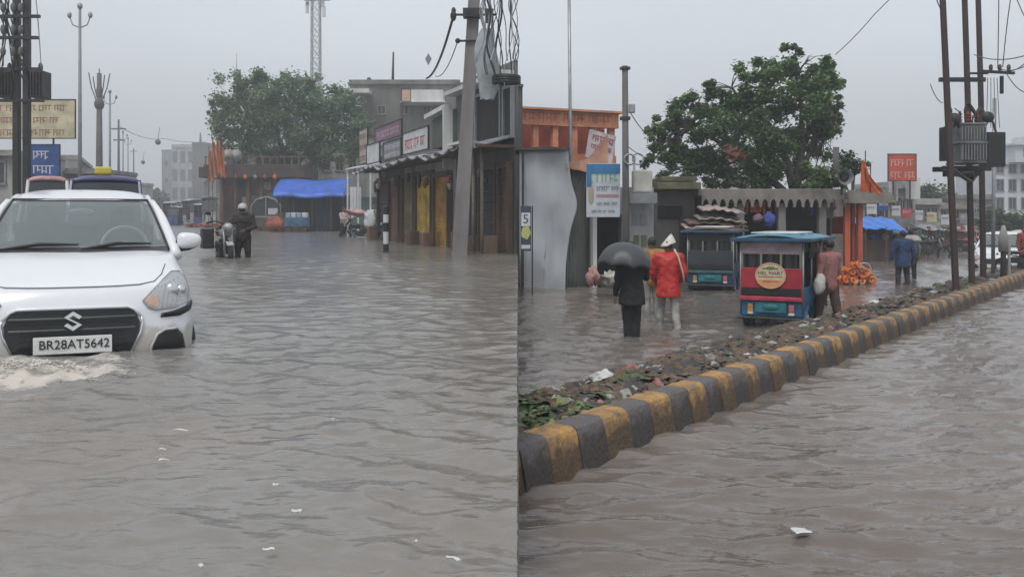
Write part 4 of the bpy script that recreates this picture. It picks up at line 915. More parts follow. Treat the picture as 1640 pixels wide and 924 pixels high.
# --- banded bollard
Y = 25.6; t = thing('bollard', 'black and white banded bollard standing in the water by the shops', 'bollard', (X_(618, Y), Y, GL))
for k_, (z0, z1, m_) in enumerate(((0, .62, M_black), (.62, .95, M_white), (.95, 1.2, M_black), (1.2, 1.42, M_white), (1.42, 1.62, M_black))):
    obj('band', MB().tube([(0, 0, z0), (0, 0, z1)], .075, 12), m_, t, smooth=False)
obj('cap', MB().ell((0, 0, 1.62), (.078, .078, .05)), M_black, t, smooth=True)

# --- pushed motorcycle and its rider on foot
YB = 22.6; bx0 = X_(359, YB)
bk_ = make_bike('black motorcycle with pale tank being pushed through the water', (bx0, YB, GL + .12), .45, body=M_plast); bk_.scale = (1.2, 1.1, 1.08)
for s_ in (-1, 1):
    pass
pn = thing('pannier_pair', 'dark crate and pale can slung on the pushed motorcycle', 'luggage', (bx0, YB, GL + .10), .45)
for s_, m_ in ((-1, M_iron), (1, M_grey)): obj('crate', MB().box((s_ * .36, .25, .74), (.26, .48, .48)), m_, pn, bevel=.02)
obj('strap', MB().box((0, .35, .90), (.62, .10, .02)), M_black, pn)
M_jk = mat('brown_black_jacket', (.035, .025, .022), .75, .3, 6, .3, 20); M_tr = mat('black_trousers', (.016, .015, .017), .8, .2, 5, .2, 20)
make_person('man in dark jacket and pale helmet pushing his motorcycle through the flood', (X_(388, YB), YB + .1, GL + .02), .05,
            dict(er=(-.34, -.08, 1.14), wr=(-.50, -.30, 1.08), el=(.27, -.02, 1.10), wl=(.10, -.22, 1.02), kl=(.12, -.07, .47), al=(.12, -.02, .07), kr=(-.13, -.02, .47), ar=(-.16, .06, .07), head=(-.01, -.05, 1.52)),
            top=M_jk, legs=M_tr, helmet=mat('helmet_pale', (.45, .43, .42), .4, .1, 4, 0), loose=.02)

# --- far left: twin iron posts with the transformer, signs, wall
Y = 25
tp = thing('transformer_structure', 'pair of dark iron poles carrying small transformers at the left edge', 'transformer', (X_(34, Y), Y, GL))
x_a, x_b = X_(27, Y) - X_(34, Y), X_(43, Y) - X_(34, Y)
for x_ in (x_a, x_b): obj('post', MB().box((x_, 0, (Z_(-30, Y) - GL) / 2), (.17, .17, Z_(-30, Y) - GL)), M_iron, tp, bevel=.02)
for xa, py in ((12, 136), (62, 136)):
    q = MB(); q.box((X_(xa, Y) - X_(34, Y), .1, Z_(py, Y) - GL), (.34, .5, .72)); [q.box((X_(xa, Y) - X_(34, Y) + d, -.17, Z_(py, Y) - GL), (.03, .06, .62)) for d in (-.12, -.04, .04, .12)]; q.ell((X_(xa, Y) - X_(34, Y), .1, Z_(py - 28, Y) - GL), (.06, .06, .14)); obj('transformer_tank', q, M_iron, tp, bevel=.02)
for py, ln in ((112, 1.4), (162, 1.5), (28, 1.3), (62, 1.2)): obj('crossarm', MB().box((-.1, -.1, Z_(py, Y) - GL), (ln, .09, .08)), M_iron, tp)
ins = MB()
for py in (20, 55, 90):
    for d in (-.62, -.42, -.15, .05): ins.ell((d, -.12, Z_(py, Y) - GL + .1), (.07, .07, .13)); ins.tube([(d, -.12, Z_(py, Y) - GL), (d, -.12, Z_(py, Y) - GL - .3)], .02, 5)
obj('insulators', ins, M_concd, tp, smooth=True)
for i in range(12):
    a = at(g.uniform(-8, 26), g.uniform(-25, 60), 25); b_ = at(g.uniform(-5, 68), g.uniform(95, 170), 24.8)
    o = wire(a, b_, g.uniform(.1, .4), .016, 'one of the looping cables around the transformer poles at the left edge', 'cables round the left transformer', M_iron)
wire(at(55, -20, 25), at(66, 110, 25), -.25, .014, 'pale curved wire right of the transformer poles at the left edge', m=M_metal)
# billboard on legs, blue poster, pale house, grey wall behind the cars
board(-60, 121, Z_(222, 40), Z_(160, 40), SGC, 'large cream billboard with faded lettering behind the transformer poles', mat('ink_rust', (.30, .14, .10), .6, .2, 2, 0), 3, rowd=False, Y=40, name='billboard', posts=True)
board(49, 96, Z_(282, 37), Z_(232, 37), SGB, 'blue poster board with white heading below the billboard', SGW, 2, rowd=False, Y=37, posts=True)
building('house', 'pale house with small dark openings at the left edge', (X_(-90, 43), 43, GL), 0, 3.2, 5, 4.2, 2, 2, M_plast, parapet=.2, wh=.9)
building('house', 'grey house right of the blue poster board', (X_(97, 48), 48, GL), 0, 1.9, 5, 3.6, 1, 1, M_conc, parapet=.2, wh=1.0, z0=1.3)
building('house', 'low house with dark red door behind the blue roofed van', (X_(132, 60), 60, GL), 0, 2.6, 5, 3.4, 1, 1, M_white, parapet=.2, wh=.9, z0=1.4, glass=M_redw)
# street poles receding
def lamp_pole(px, Ytop, top, label, thick=.07, arms=True, gdx=0):
    Y = Ytop; base = (X_(px, Y), Y, GL); h = Z_(top, Y) - GL; t = thing('street_pole', label, 'pole', base)
    obj('post', MB().tube([(0, 0, 0), (0, 0, h * .5), (0, 0, h)], [thick * 1.3, thick, thick * .7], 10), M_concd if thick > .1 else M_grey, t, smooth=True)
    if arms:
        for s_ in (-1, 1):
            obj('lamp_arm', MB().tube([(0, 0, h - 1.0), (s_ * .35, 0, h - .85), (s_ * .5, 0, h - .45)], .03, 6), M_grey, t, smooth=True); obj('lamp', MB().ell((s_ * .5, 0, h - .38), (.10, .12, .16)), M_metal, t, smooth=True)
        obj('pole_cap', MB().ell((0, 0, h + .05), (.13, .13, .16)), M_metal, t, smooth=True)
    return t, h
t1, h1 = lamp_pole(128, 45, 12, 'tallest slim street lamp pole with two upturned arms, left side of the far street', .09)
t2, h2 = lamp_pole(159, 58, 118, 'thick grey pole with forked top right of the tall slim lamp pole', .20, False)
fk = MB()
for a in ((-.6, .5), (-.35, .0), (.0, 1.0), (.3, .2), (.6, .4)): fk.tube([(a[0] * .35, 0, h2 - 1.6), (a[0] * .8, 0, h2 - .9), (a[0] * 1.1, 0, h2 + a[1] * .5 - .2)], .035, 6)
fk.ell((0, 0, h2 - 1.9), (.30, .3, .40)); fk.ell((0, 0, h2 - 1.2), (.2, .2, .5)); obj('fork_top', fk, M_concd, t2)
lamp_pole(176, 74, 148, 'slim lamp pole just right of the thick forked pole', .09)
t3, h3 = lamp_pole(190, 92, 192, 'pole with crossarm, fourth of the receding row on the left', .13, False); [obj('crossarm', MB().box((0, 0, h3 - a), (b_, .12, .13)), M_concd, t3) for a, b_ in ((.9, 1.4), (2, 1.0))]
lamp_pole(197, 115, 212, 'fifth pole of the receding row on the left, slim with lamp', .09)
lamp_pole(205, 140, 222, 'sixth pole of the receding row on the left, small with lamp', .10)
t4, h4 = lamp_pole(214, 165, 238, 'farthest small pole of the row above the blue roof', .14, False); obj('crossarm', MB().box((0, 0, h4 - .5), (1.2, .1, .12)), M_concd, t4)
wire(at(192, 203, 92), at(262, 222, 120), .5, .03, 'thin wire from the left pole row across the far street, upper part'); wire(at(262, 222, 120), at(330, 228, 120), .2, .03, 'thin wire reaching the far buildings of the left street')
for (px, py, Y, lab) in ((253, 228, 100, 'small dark lantern hanging high over the left street'), (229, 260, 140, 'smaller lantern hanging lower over the left street'),):
    t = thing('hanging_lantern', lab, 'lantern', at(px, py, Y)); obj('shade', MB().ell((0, 0, 0), (.3, .3, .3)), M_concd, t, smooth=True); obj('cord', MB().tube([(0, 0, .2), (.2, 0, 1.6)], .03, 5), M_concd, t)
# receding rows along both sides of the far street
g3 = random.Random(15); Yc = 82.0
for i, (h_, m_, lab) in enumerate(((5.4, M_plast, 'first and nearest shopfront of the receding right row beyond the shrine'), (7.6, M_concd, 'tall dark shopfront, second of the receding right row beyond the shrine'), (6.0, M_conc, 'third shopfront of the receding right row beyond the shrine'), (9.0, M_plast, 'tall pale shopfront, fourth of the receding right row beyond the shrine'), (7.0, M_concd, 'farthest shopfront of the receding right row beyond the shrine'))):
    L_ = 15 + 3 * (i % 2); s_ = -(Yc + L_ - 25) / .933; p_ = row_p(s_, 0, GL); building('shopfront', lab, p_, RRZ, L_ / .933 - .5, 6, h_, 2, 5, m_, parapet=.4, ww=1.4, wh=1.6, z0=.9, x0=.8); Yc += L_
Yc = 62.0
for i, (h_, m_, lab) in enumerate(((4.2, M_conc, 'nearest low shop of the receding left row behind the lamp poles'), (6.0, M_plast, 'second, taller shop of the receding left row behind the lamp poles'), (4.6, M_concd, 'third, dark shop of the receding left row behind the lamp poles'), (6.4, M_conc, 'fourth shop of the receding left row behind the lamp poles'), (5.6, M_plast, 'farthest shop of the receding left row behind the lamp poles'))):
    L_ = 17 + 2 * (i % 2); building('shopfront', lab, (-.383 * Yc - 6.2, Yc, GL), R(111), L_ - .6, 5, h_, 2, 5, m_, parapet=.4, ww=1.4, wh=1.6, z0=.9, x0=.8); Yc += L_ * .93
# --- vehicles right behind the white car
M_bluev = mat('violet_blue_roof', (.055, .06, .16), .35, .2, 2, .05, coat=.3)
def make_van(label, loc, rz, paint, roofm, W=1.5, H=1.75, sign=False, cat='van'):
    v = thing('minivan', label, cat, loc, rz); h = W / 2
    prof = [(0, .25), (-.05, .75), (.15, 1.0), (.65, H - .12), (.85, H), (2.9, H), (3.2, H - .3), (3.25, .25)]
    mb = MB(); mb.prism(prof[0:3] + [(.2, 1.02), (3.2, 1.02), (3.25, .25)], 'x', -h, h); obj('body', mb, paint, v, bevel=.05)
    rf = MB(); rf.grid(lambda a, b_: ((2 * a - 1) * (h - .08), .62 + 2.4 * b_, H - .10 + .10 * (1 - (2 * a - 1) ** 4) * math.sin(min(1, b_ * 5 + .3) * 1.57)), 12, 10); ro = obj('roof', rf, roofm, v, smooth=True); q = ro.modifiers.new('s', 'SOLIDIFY'); q.thickness = .07
    obj('windscreen', MB().add([(-h + .05, .2, 1.02), (h - .05, .2, 1.02), (h - .13, .66, H - .12), (-h + .13, .66, H - .12)], [(0, 1, 2, 3)]), M_glassd, v)
    for s_ in (-1, 1):
        obj('side_window', MB().add([(s_ * (h - .04), .3, 1.02), (s_ * (h - .04), 3.1, 1.02), (s_ * (h - .10), 2.95, H - .12), (s_ * (h - .10), .7, H - .12)], [(0, 1, 2, 3)]), M_glassd, v)
        obj('pillar', MB().tube([(s_ * (h - .04), .2, 1.02), (s_ * (h - .11), .66, H - .1)], .035, 6), paint, v); obj('pillar', MB().tube([(s_ * (h - .04), 3.15, 1.02), (s_ * (h - .1), 2.95, H - .1)], .04, 6), paint, v)
        hd = obj('headlight', MB().ell((s_ * (h - .22), -.02, .80), (.13, .05, .09)), M_lamp, v, smooth=True)
        for y in (.55, 2.6): wo = obj('wheel', MB().torus((s_ * (h - .08), y, .26), .2, .075, 'x', 18, 8), M_rubber, v, smooth=True)
    if sign:
        sg = MB(); sg.box((-.05, 1.0, H + .09), (.30, .16, .15)); so_ = obj('roof_sign', sg, mat('sign_yellow', (.60, .48, .06), .5, .15, 3, .05), v, bevel=.035)
    return v
Y = 17.0; make_van('dark blue roofed van with a small yellow roof sign, right behind the white car', (X_(169, Y), Y, GL + .12), .40, M_bluev, M_bluev, W=1.38, H=Z_(278, Y) - GL - .12, sign=True)
Y = 19.5; make_van('pale van with a reddish roof, behind the left half of the white car', (X_(74, Y), Y, GL + .1), .42, M_white, mat('pinkish_roof', (.42, .26, .27), .4, .4, 1.5, .1, c2=(.25, .06, .07)), W=.96, H=Z_(279, Y) - GL - .1)
# --- far end of the left street
building('tower_block', 'pale open fronted block, middle of the far left street skyline', (X_(275, 270), 270, GL), 0, 6.4, 8, Z_(236, 270) - GL, 4, 3, mat('far_plaster', (.42, .42, .42), .8, .3, .5, .1, 5), parapet=.8, x0=.3, ww=1.3, wh=3.2, glass=mat('grey_opening', (.10, .10, .105), .7, .2, 1, 0))
building('tower_block', 'slim grey block, left end of the far left street skyline', (X_(259, 290), 290, GL), 0, 2.9, 6, Z_(242, 290) - GL, 4, 1, M_conc, parapet=.4, x0=.3, wh=1.4)
building('tower_block', 'dark grey block right of the pale open fronted block', (X_(308, 240), 240, GL), 0, 4.0, 8, Z_(232, 240) - GL, 4, 2, M_concd, parapet=.5, x0=.2, ww=.7, wh=1.3)
sp = thing('roof_mast', 'short mast on the dark grey far block', 'mast', at(321, 229, 240)); obj('post', MB().tube([(0, 0, 0), (0, 0, 2.6)], [.35, .15], 8), M_concd, sp)
for i, (px, lab) in enumerate(((228, 'low far tree at the left end of the street'), (243, 'low far tree in the middle of the street end'), (256, 'low far tree nearest the slim grey block'))):
    Y = 200; make_tree(lab, (X_(px, Y), Y, GL), ([(0, 0, 0), (0, 0, 3)], [.3, .2]), [([(0, 0, 2.5), (.6, 0, 5)], [.15, .08])], [((0, 0, 4), 1.6), ((.8, .3, 5), 1.5), ((-.8, 0, 5 + i * .3), 1.4), ((0, 0, 6), 1.2)], 900, .5, LMD, 20 + i)
mk = [mat('canopy_pale', (.45, .46, .48), .6, .2, 2, .1), mat('canopy_blue', (.06, .10, .30), .6, .2, 2, .1), mat('canopy_navy', (.03, .05, .14), .6, .2, 2, .1)]
for i, (px, Y, a, b_, lab) in enumerate(((268, 104, 0, 2, 'far rickshaw with pale canopy, leftmost of the far queue'), (286, 98, 0, 1, 'far rickshaw second from left in the far queue, navy body'), (303, 94, 2, 0, 'far rickshaw third from left in the far queue, blue canopy'), (318, 90, 0, 1, 'far rickshaw with broad pale canopy, fourth in the far queue'), (334, 86, 1, 0, 'far rickshaw with blue canopy, rightmost of the far queue'))):
    r_ = make_rickshaw(lab, (X_(px, Y), Y, GL + .05), math.pi + .4, mk[(a + 1) % 3] if i in (2, 4) else mk[0], mk[b_], mk[(b_ + 1) % 3], group='far queue of rickshaws'); r_.scale = (.95 + .1 * (i % 3), 1.1, (1.5, 1.2, 1.55, 1.3, 1.6)[i]); r_.rotation_euler[2] += (.5, -.3, .2, .6, 0)[i]
dbr = MB()
for _ in range(90): x = g.uniform(0, 3.4); y = g.uniform(0, 1.5); s_ = g.uniform(.1, .25); dbr.box((x, y, g.uniform(0, .3)), (s_ * 2, s_, s_), rz=g.uniform(0, 3), rx=g.uniform(-.5, .5))
tag(obj('brick_heap', dbr, mat('brick_red', (.33, .12, .09), .8, .4, 3, .3), loc=(X_(298, 78), 78, WL - .05)), 'long low heap of reddish bricks in front of the far rickshaw queue', 'bricks', kind='stuff')

# --- temple corner with tree, flags, stalls (left street)
Y = 66
sh = thing('shrine_building', 'brown shrine building with pillars under the big tree', 'building', (X_(352, Y), Y, GL))
w_ = X_(445, Y) - X_(352, Y); hh = Z_(285, Y) - GL
mb = MB(); mb.box((w_ / 2, 2.6, hh / 2), (w_, 4, hh)); obj('wall', mb, mat('brown_wall', (.17, .10, .085), .85, .35, 1, .2), sh)
mb = MB(); mb.box((w_ / 2 + .4, 1.6, hh + .35), (w_ + 3.2, 5, .75)); mb.box((w_ / 2 + .4, 1.5, hh + .8), (w_ + 2.6, 4.6, .2)); obj('canopy', mb, mat('brown_canopy', (.07, .05, .045), .85, .35, 1, .2), sh, bevel=.05)
for i in range(5): obj('pillar', MB().tube([(.2 + i * (w_ - .4) / 4, -.1, 0), (.2 + i * (w_ - .4) / 4, -.1, hh)], .16, 10), M_wood2, sh, smooth=True)
g2 = random.Random(77)
for i in range(9):
    xx = .1 + g2.uniform(0, w_ - .4); zz = g2.uniform(1.6, hh - .4); obj('poster', MB().box((xx, .55, zz), (g2.uniform(.3, .7), .05, g2.uniform(.3, .6))), g2.choice([SGW, SGR, SGC, SGG, SGB, M_conc]), sh)
for i in range(7): obj('hanging_lamp', MB().ell((i * w_ / 6, -.9, hh + .02), (.13, .13, .16)).tube([(i * w_ / 6, -.9, hh + .1), (i * w_ / 6, -.9, hh + .4)], .02, 5), g2.choice([M_marigold, M_plast, M_redw]), sh)
rl = MB(); [rl.box((-.8 + i * .5, -.6, hh + 1.15), (.07, .07, .55)) for i in range(15)]; rl.box((2.7, -.6, hh + 1.45), (7.2, .08, .07)); obj('railing', rl, M_wood2, sh)
obj('doorway', MB().box((1.7, .57, 1.5), (.6, .06, 2.4)), SGW, sh); obj('doorway', MB().box((2.8, .57, 1.5), (.5, .06, 2.2)), M_dark, sh)
gb = thing('gabled_roof_building', 'low building with a white gable seen behind the tree limb', 'building', (X_(418, 72), 72, GL)); gw = X_(470, 72) - X_(418, 72)
mb = MB(); mb.box((gw / 2, 2, (Z_(262, 72) - GL) / 2), (gw, 4, Z_(262, 72) - GL)); obj('wall', mb, M_plast, gb); q = MB(); zb = Z_(264, 72) - GL; q.prism([(-.3, zb), (gw + .4, zb), (gw + .4, zb + .25), (gw / 2, Z_(238, 72) - GL), (-.3, zb + .25)], 'y', -.3, 4.2); obj('gable', q, M_white, gb)
# wall behind, with openings row at y 235-270
building('long_house', 'long pale building with a row of openings behind the tree', (X_(470, 76), 76, GL), 0, 7.5, 5, Z_(232, 76) - GL, 2, 7, M_plast, parapet=.3, x0=.3, ww=.55, wh=1.1, z0=1.5)
# orange flags bunch and drum figure
fl = thing('flag_cluster', 'bunch of orange flags at the corner left of the tree', 'flags', (X_(348, 62), 62, GL))
for i, (px, top, bot) in enumerate(((338, 240, 290), (344, 226, 280), (351, 222, 276), (357, 234, 282))):
    x = X_(px, 62) - X_(348, 62); z1 = Z_(top, 62) - GL; z0_ = Z_(bot, 62) - GL
    obj('flag', MB().grid(lambda a, b_: (x + .34 * a * (1 - .4 * b_) - .15, .12 * math.sin(a * 7 + b_ * 4 + i), z0_ + (z1 - z0_) * b_ - .15 * a), 8, 10), mat('flag_orange', (.50, .16, .06), .8, .3, 2, .2), fl, smooth=True); obj('flagpole', MB().tube([(x - .15, 0, 0), (x - .15, 0, z1 + .2)], .03, 6), M_wood2, fl)
Y = 64; st = thing('loudspeaker_post', 'post with pale round loudspeakers right of the orange flags', 'loudspeaker', (X_(374, Y), Y, GL)); h_ = Z_(250, Y) - GL
obj('post', MB().tube([(0, 0, 0), (0, 0, h_)], .06, 8), M_iron, st); [obj('horn', MB().tube([(s_ * .1, .1, h_), (s_ * .2, -.2, h_), (s_ * .3, -.5, h_)], [.06, .15, .42], 14), M_plast, st, smooth=True) for s_ in (-1, 1)]
# left big tree
TB0 = (X_(452, 70), 70, GL)
def tc_(px, py, Y=70, dy=0): return (X_(px, Y) - TB0[0], dy, Z_(py, Y) - GL)
cl = [(tc_(px, py, dy=dy), r) for px, py, dy, r in ((372, 150, 0, 1.5), (352, 190, 1, 1.3), (395, 190, -.5, 1.9), (380, 230, 0, 1.5), (420, 150, 1, 1.7), (440, 190, -1, 2.1), (430, 235, .5, 1.7), (480, 160, 0, 1.9), (478, 205, -1, 2.0), (470, 240, 1, 1.5), (520, 170, 0, 1.9), (520, 215, -.5, 1.9), (555, 185, .5, 1.6), (552, 225, 0, 1.6), (575, 205, 0, 1.1), (360, 220, 0, .9), (345, 160, 0, .6), (340, 178, 0, .5), (415, 128, 0, .9), (455, 132, 0, .9), (500, 140, 0, 1.0), (515, 250, 0, 1.0), (575, 240, 0, .9), (385, 128, 0, .7))]
make_tree('broad leafy tree spreading over the shrine and stalls in the left street', TB0, ([(0, 0, 0), (-.15, 0, 2.5), (-.1, .1, 4.2)], [.5, .42, .36]),
          [([(-.1, 0, 3.9), tc_(415, 262), tc_(398, 200)], [.28, .2, .08]), ([(-.1, 0, 4.0), tc_(450, 240), tc_(440, 185)], [.3, .2, .08]), ([(-1.6, -.3, 3.5), tc_(445, 250, dy=-.5), tc_(478, 225, dy=-.8), tc_(500, 205)], [.16, .2, .15, .06]), ([(0, 0, 4.0), tc_(500, 235), tc_(535, 195)], [.26, .16, .06]), ([(0, 0, 4.2), tc_(525, 250), tc_(565, 220)], [.2, .12, .05])],
          cl, 44000, .23, LM_HAZE, 31)
# telecom tower
Y = 150; tt = thing('telecom_tower', 'lattice telecom tower rising behind the left tree', 'tower', (X_(506, Y), Y, GL)); ht = Z_(-30, Y) - GL
def leg(i, z): w0 = 1.5 - .25 * z / ht; sx = (-1, 1, 1, -1)[i]; sy = (-1, -1, 1, 1)[i]; return Vector((sx * w0 / 2, sy * w0 / 2, z))
for i in range(4): obj('leg', MB().tube([leg(i, 0), leg(i, ht)], .11, 6), M_metal, tt)
br = MB(); nn = 22
for k_ in range(nn):
    z0_, z1 = ht * k_ / nn, ht * (k_ + 1) / nn
    for i in range(4): br.tube([leg(i, z0_), leg((i + 1) % 4, z1)], .05, 4); br.tube([leg((i + 1) % 4, z0_), leg(i, z1)], .05, 4); br.tube([leg(i, z1), leg((i + 1) % 4, z1)], .05, 4)
obj('bracing', br, M_metal, tt)['kind'] = 'stuff'
for d, z in ((-1.3, Z_(14, Y)), (1.4, Z_(20, Y)), (-1.2, Z_(2, Y)), (1.2, Z_(4, Y))): obj('antenna_panel', MB().box((d, -.5, z - GL), (.5, .3, 1.8)), M_white, tt, bevel=.05)
obj('platform', MB().box((0, 0, Z_(-2, Y) - GL), (4.2, 2.4, .25)), M_metal, tt)
# concrete building behind the shops
cb = building('concrete_building', 'stained concrete building with flat roof behind the shop row', (X_(560, 77), 77, GL), 0, X_(735, 77) - X_(560, 77), 8, Z_(134, 77) - GL, 3, 5, mat('stained_concrete', (.20, .19, .175), .9, .4, .6, .3, 8, streak=.3), parapet=.3, x0=.5, ww=.55, wh=.6, z0=1.6)
wb = MB(); wx = X_(648, 75) - X_(560, 77); wb.box((wx + 1.45, -1.2, Z_(160, 77) - GL), (3.3, 2.2, 1.0)); wb.box((wx + 1.5, -1.3, Z_(169, 77) - GL), (3.6, 2.5, .12)); obj('white_balcony', wb, M_white, cb, bevel=.03)
wb2 = MB(); wb2.box((.9, -.9, Z_(150, 77) - GL), (1.9, 1.7, .35)); wb2.box((.9, -.9, Z_(165, 77) - GL), (.3, 1.2, .9)); obj('roof_slab', wb2, M_white, cb)
obj('pillar', MB().box((X_(643, 75) - X_(560, 77), -2.0, (Z_(160, 75) - GL) / 2), (.22, .22, Z_(160, 75) - GL)), M_wood, cb)
board(643, 658, Z_(163, 58), Z_(143, 58), mat('sign_peach', (.55, .38, .28), .6, .2, 2, .05), 'small peach coloured board on a post before the concrete building', None, rowd=False, Y=58)
rt = thing('water_tank', 'small black water tank on the left end of the concrete roof', 'tank', at(591, 133, 78)); obj('tank', MB().tube([(0, 0, 0), (0, 0, .35), (0, 0, .45)], [.18, .18, .08], 12), M_black, rt, smooth=True)
pole('roof_mast', 'dark upright mast on the roof of the concrete building', at(629, 134, 78), at(630, 84, 78), .12, .07, M_iron, 'mast')
pole('roof_mast', 'thin faint antenna above the left side of the tree', at(379, 140, 90), at(379, 86, 90), .05, .03, M_metal, 'antenna')
kt = thing('kite', 'small grey kite hanging in the sky left of the concrete pole', 'kite', at(686, 95, 40)); obj('sail', MB().add([(0, 0, .25), (.14, .02, 0), (0, 0, -.28), (-.14, .02, 0)], [(0, 1, 2, 3)]), M_grey, kt)
# side wall strip between concrete building and pole at x 718-740,y 140-240
building('narrow_house', 'narrow dark upper storey house left of the concrete pole', row_p(row_x(716), .7, GL), RRZ, row_x(742) - row_x(716), 1.2, Z_(140, 28.5) - GL, 3, 1, M_concd, parapet=.1, x0=.2, ww=.6, wh=1.0)

# --- blue tarpaulin stall, van, crate, goods
Y = 58; x0, x1 = X_(440, Y), X_(555, Y); s_ = thing('tarpaulin_stall', 'street stall under a deep blue tarpaulin below the left tree', 'stall', (x0, Y, GL)); zt = Z_(286, Y) - GL; zb = Z_(317, Y) - GL; W_ = x1 - x0
def tf(a, b_): return (W_ * a, -.6 + .10 * math.sin(a * 11) * (1 - b_) + 2.2 * b_ ** 2, zb + (zt - zb) * b_ + .05 * math.sin(a * 9) - (.35 * max(0, a - .86) / .14 + .0) * (1 - b_) * -.0)
o = obj('tarpaulin', MB().grid(tf, 40, 12), M_blue_tarp, s_, smooth=True); q = o.modifiers.new('s', 'SOLIDIFY'); q.thickness = .03
for px in (446, 470, 500, 530, 550): obj('post', MB().tube([(X_(px, Y) - x0, 0, 0), (X_(px, Y) - x0, 0, zb + .3)], .05, 6), M_wood, s_)
xx = X_(503, Y) - x0; obj('side_cloth', MB().grid(lambda a, b_: (xx + 1.15 * a, .1 + .05 * math.sin(a * 30), .25 + (zb - .2) * b_), 30, 4), mat('navy_cloth', (.012, .022, .045), .8, .3, 3, .3), s_, smooth=True)
obj('counter', MB().box((.9, .9, 1.0), (1.9, .9, 1.1)), M_wood2, s_); obj('back_cloth', MB().grid(lambda a, b_: (W_ * a, 1.6 + .04 * math.sin(a * 50), .2 + zb * b_), 40, 2), M_dark, s_, smooth=True)
Y = 55; cr_ = thing('handcart', 'small blue handcart with pale crates in front of the tarpaulin stall', 'cart', (X_(476, Y), Y, GL)); obj('box', MB().box((0, 0, 1.0), (1.35, .8, .55)), mat('cart_blue', (.05, .13, .22), .6, .4, 3, .2), cr_, bevel=.04)
for i in range(4): obj('crate', MB().box((-.48 + i * .32, -.05, 1.42), (.27, .5, .28)), SGW if i % 2 else mat('pale_blue', (.28, .38, .46), .6, .2, 3, .1), cr_, bevel=.03)
for d in (-.5, .5): w_ = obj('wheel', MB().torus((d, -.35, .42), .30, .04, 'y', 20, 6), M_rubber, cr_, smooth=True)
Y = 60; tv = thing('closed_cart', 'grey arched cart with glazed front left of the blue handcart', 'cart', (X_(426, Y), Y, GL)); 
arc = [(-.95, 1.3), (-.95, 2.0), (-.6, 2.4), (0, 2.58), (.6, 2.4), (.95, 2.0), (.95, 1.3)]
obj('body', MB().prism([(-.95, .5), (.95, .5), (.95, 1.3), (-.95, 1.3)], 'y', 0, 1.6), mat('cart_brown', (.11, .085, .08), .8, .4, 2, .2), tv, bevel=.03); obj('glazing', MB().prism(arc, 'y', .08, 1.55), M_glassd, tv)
fr = MB(); fr.tube([(a, 0, b_) for a, b_ in arc], .06, 6); fr.box((0, 0, 1.3), (1.9, .1, .12)); fr.box((.0, 0, 1.9), (.07, .08, 1.2)); fr.box((-.95, 0, 1.0), (.08, .1, 1.0)); fr.box((.95, 0, 1.0), (.08, .1, 1.0)); obj('frame', fr, M_conc, tv); obj('goods', MB().box((.45, .0, 1.65), (.6, .12, .4)), SGW, tv)
for d in (-.6, .6): obj('wheel', MB().torus((d, -.05, .4), .3, .05, 'y', 18, 6), M_rubber, tv, smooth=True)
Y = 57; tag(obj('goods_heap', blob((0, 0, 0), (.55, .4, .45), 12, amp=.35), mat('goods_red', (.34, .10, .07), .8, .4, 3, .3), smooth=True, loc=(X_(441, Y), Y, WL + .45)), 'heap of reddish goods between the arched cart and the blue handcart', 'goods')
# --- parked motorcycles with people
Y = 43; M_mo = mat('bike_black', (.015, .015, .017), .35, .2, 3, .05)
make_bike('black motorcycle parked side on before the shop row, left one of two', (X_(575, Y), Y, GL + .12), R(-82), M_mo)
make_bike('black motorcycle parked close to the farthest shop, right one of two', (X_(606, Y), Y + 1.0, GL + .12), R(-70), M_mo)
make_bike('dark motorcycle parked against the yellow shutter front, nearest the banded bollard', (X_(634, 38), 38, GL + .12), R(-75), M_mo)
make_person('person in a pale pink shirt standing left of the parked motorcycles', (X_(549, Y), Y + .2, GL + .1), 1.0, dict(el=(.28, -.15, 1.15), wl=(.2, -.45, 1.2), er=(-.24, -.1, 1.12), wr=(-.15, -.40, 1.15)), top=mat('shirt_palepink', (.50, .38, .37), .8, .2, 4, .2), legs=M_jk)
make_person('person in a grey shirt standing behind the parked motorcycles', (X_(597, Y), Y + 2.0, GL + .25), .2, {}, top=mat('shirt_grey', (.20, .19, .18), .8, .2, 4, .2), legs=M_tr)
make_person('person in a white shirt standing between the motorcycles and the light boxes', (X_(586, Y), Y + 2.6, GL + .25), -.3, {}, top=SGW, legs=M_wood)
tag(obj('cloth_bundle', blob((0, 0, 0), (.55, .3, .13), 21, amp=.8), mat('cloth_pink', (.50, .30, .31), .8, .3, 3, .2), smooth=True, loc=(X_(568, Y), Y + .6, Z_(341, Y))), 'pink and white cloth bundle tied on the left parked motorcycle', 'bundle')
tag(obj('cloth_bundle', blob((0, 0, 0), (.25, .12, .42), 22, amp=.3), SGW, smooth=True, loc=(X_(594, Y), Y - .3, Z_(352, Y))), 'white sack hanging over the right end of the left parked motorcycle', 'bundle')
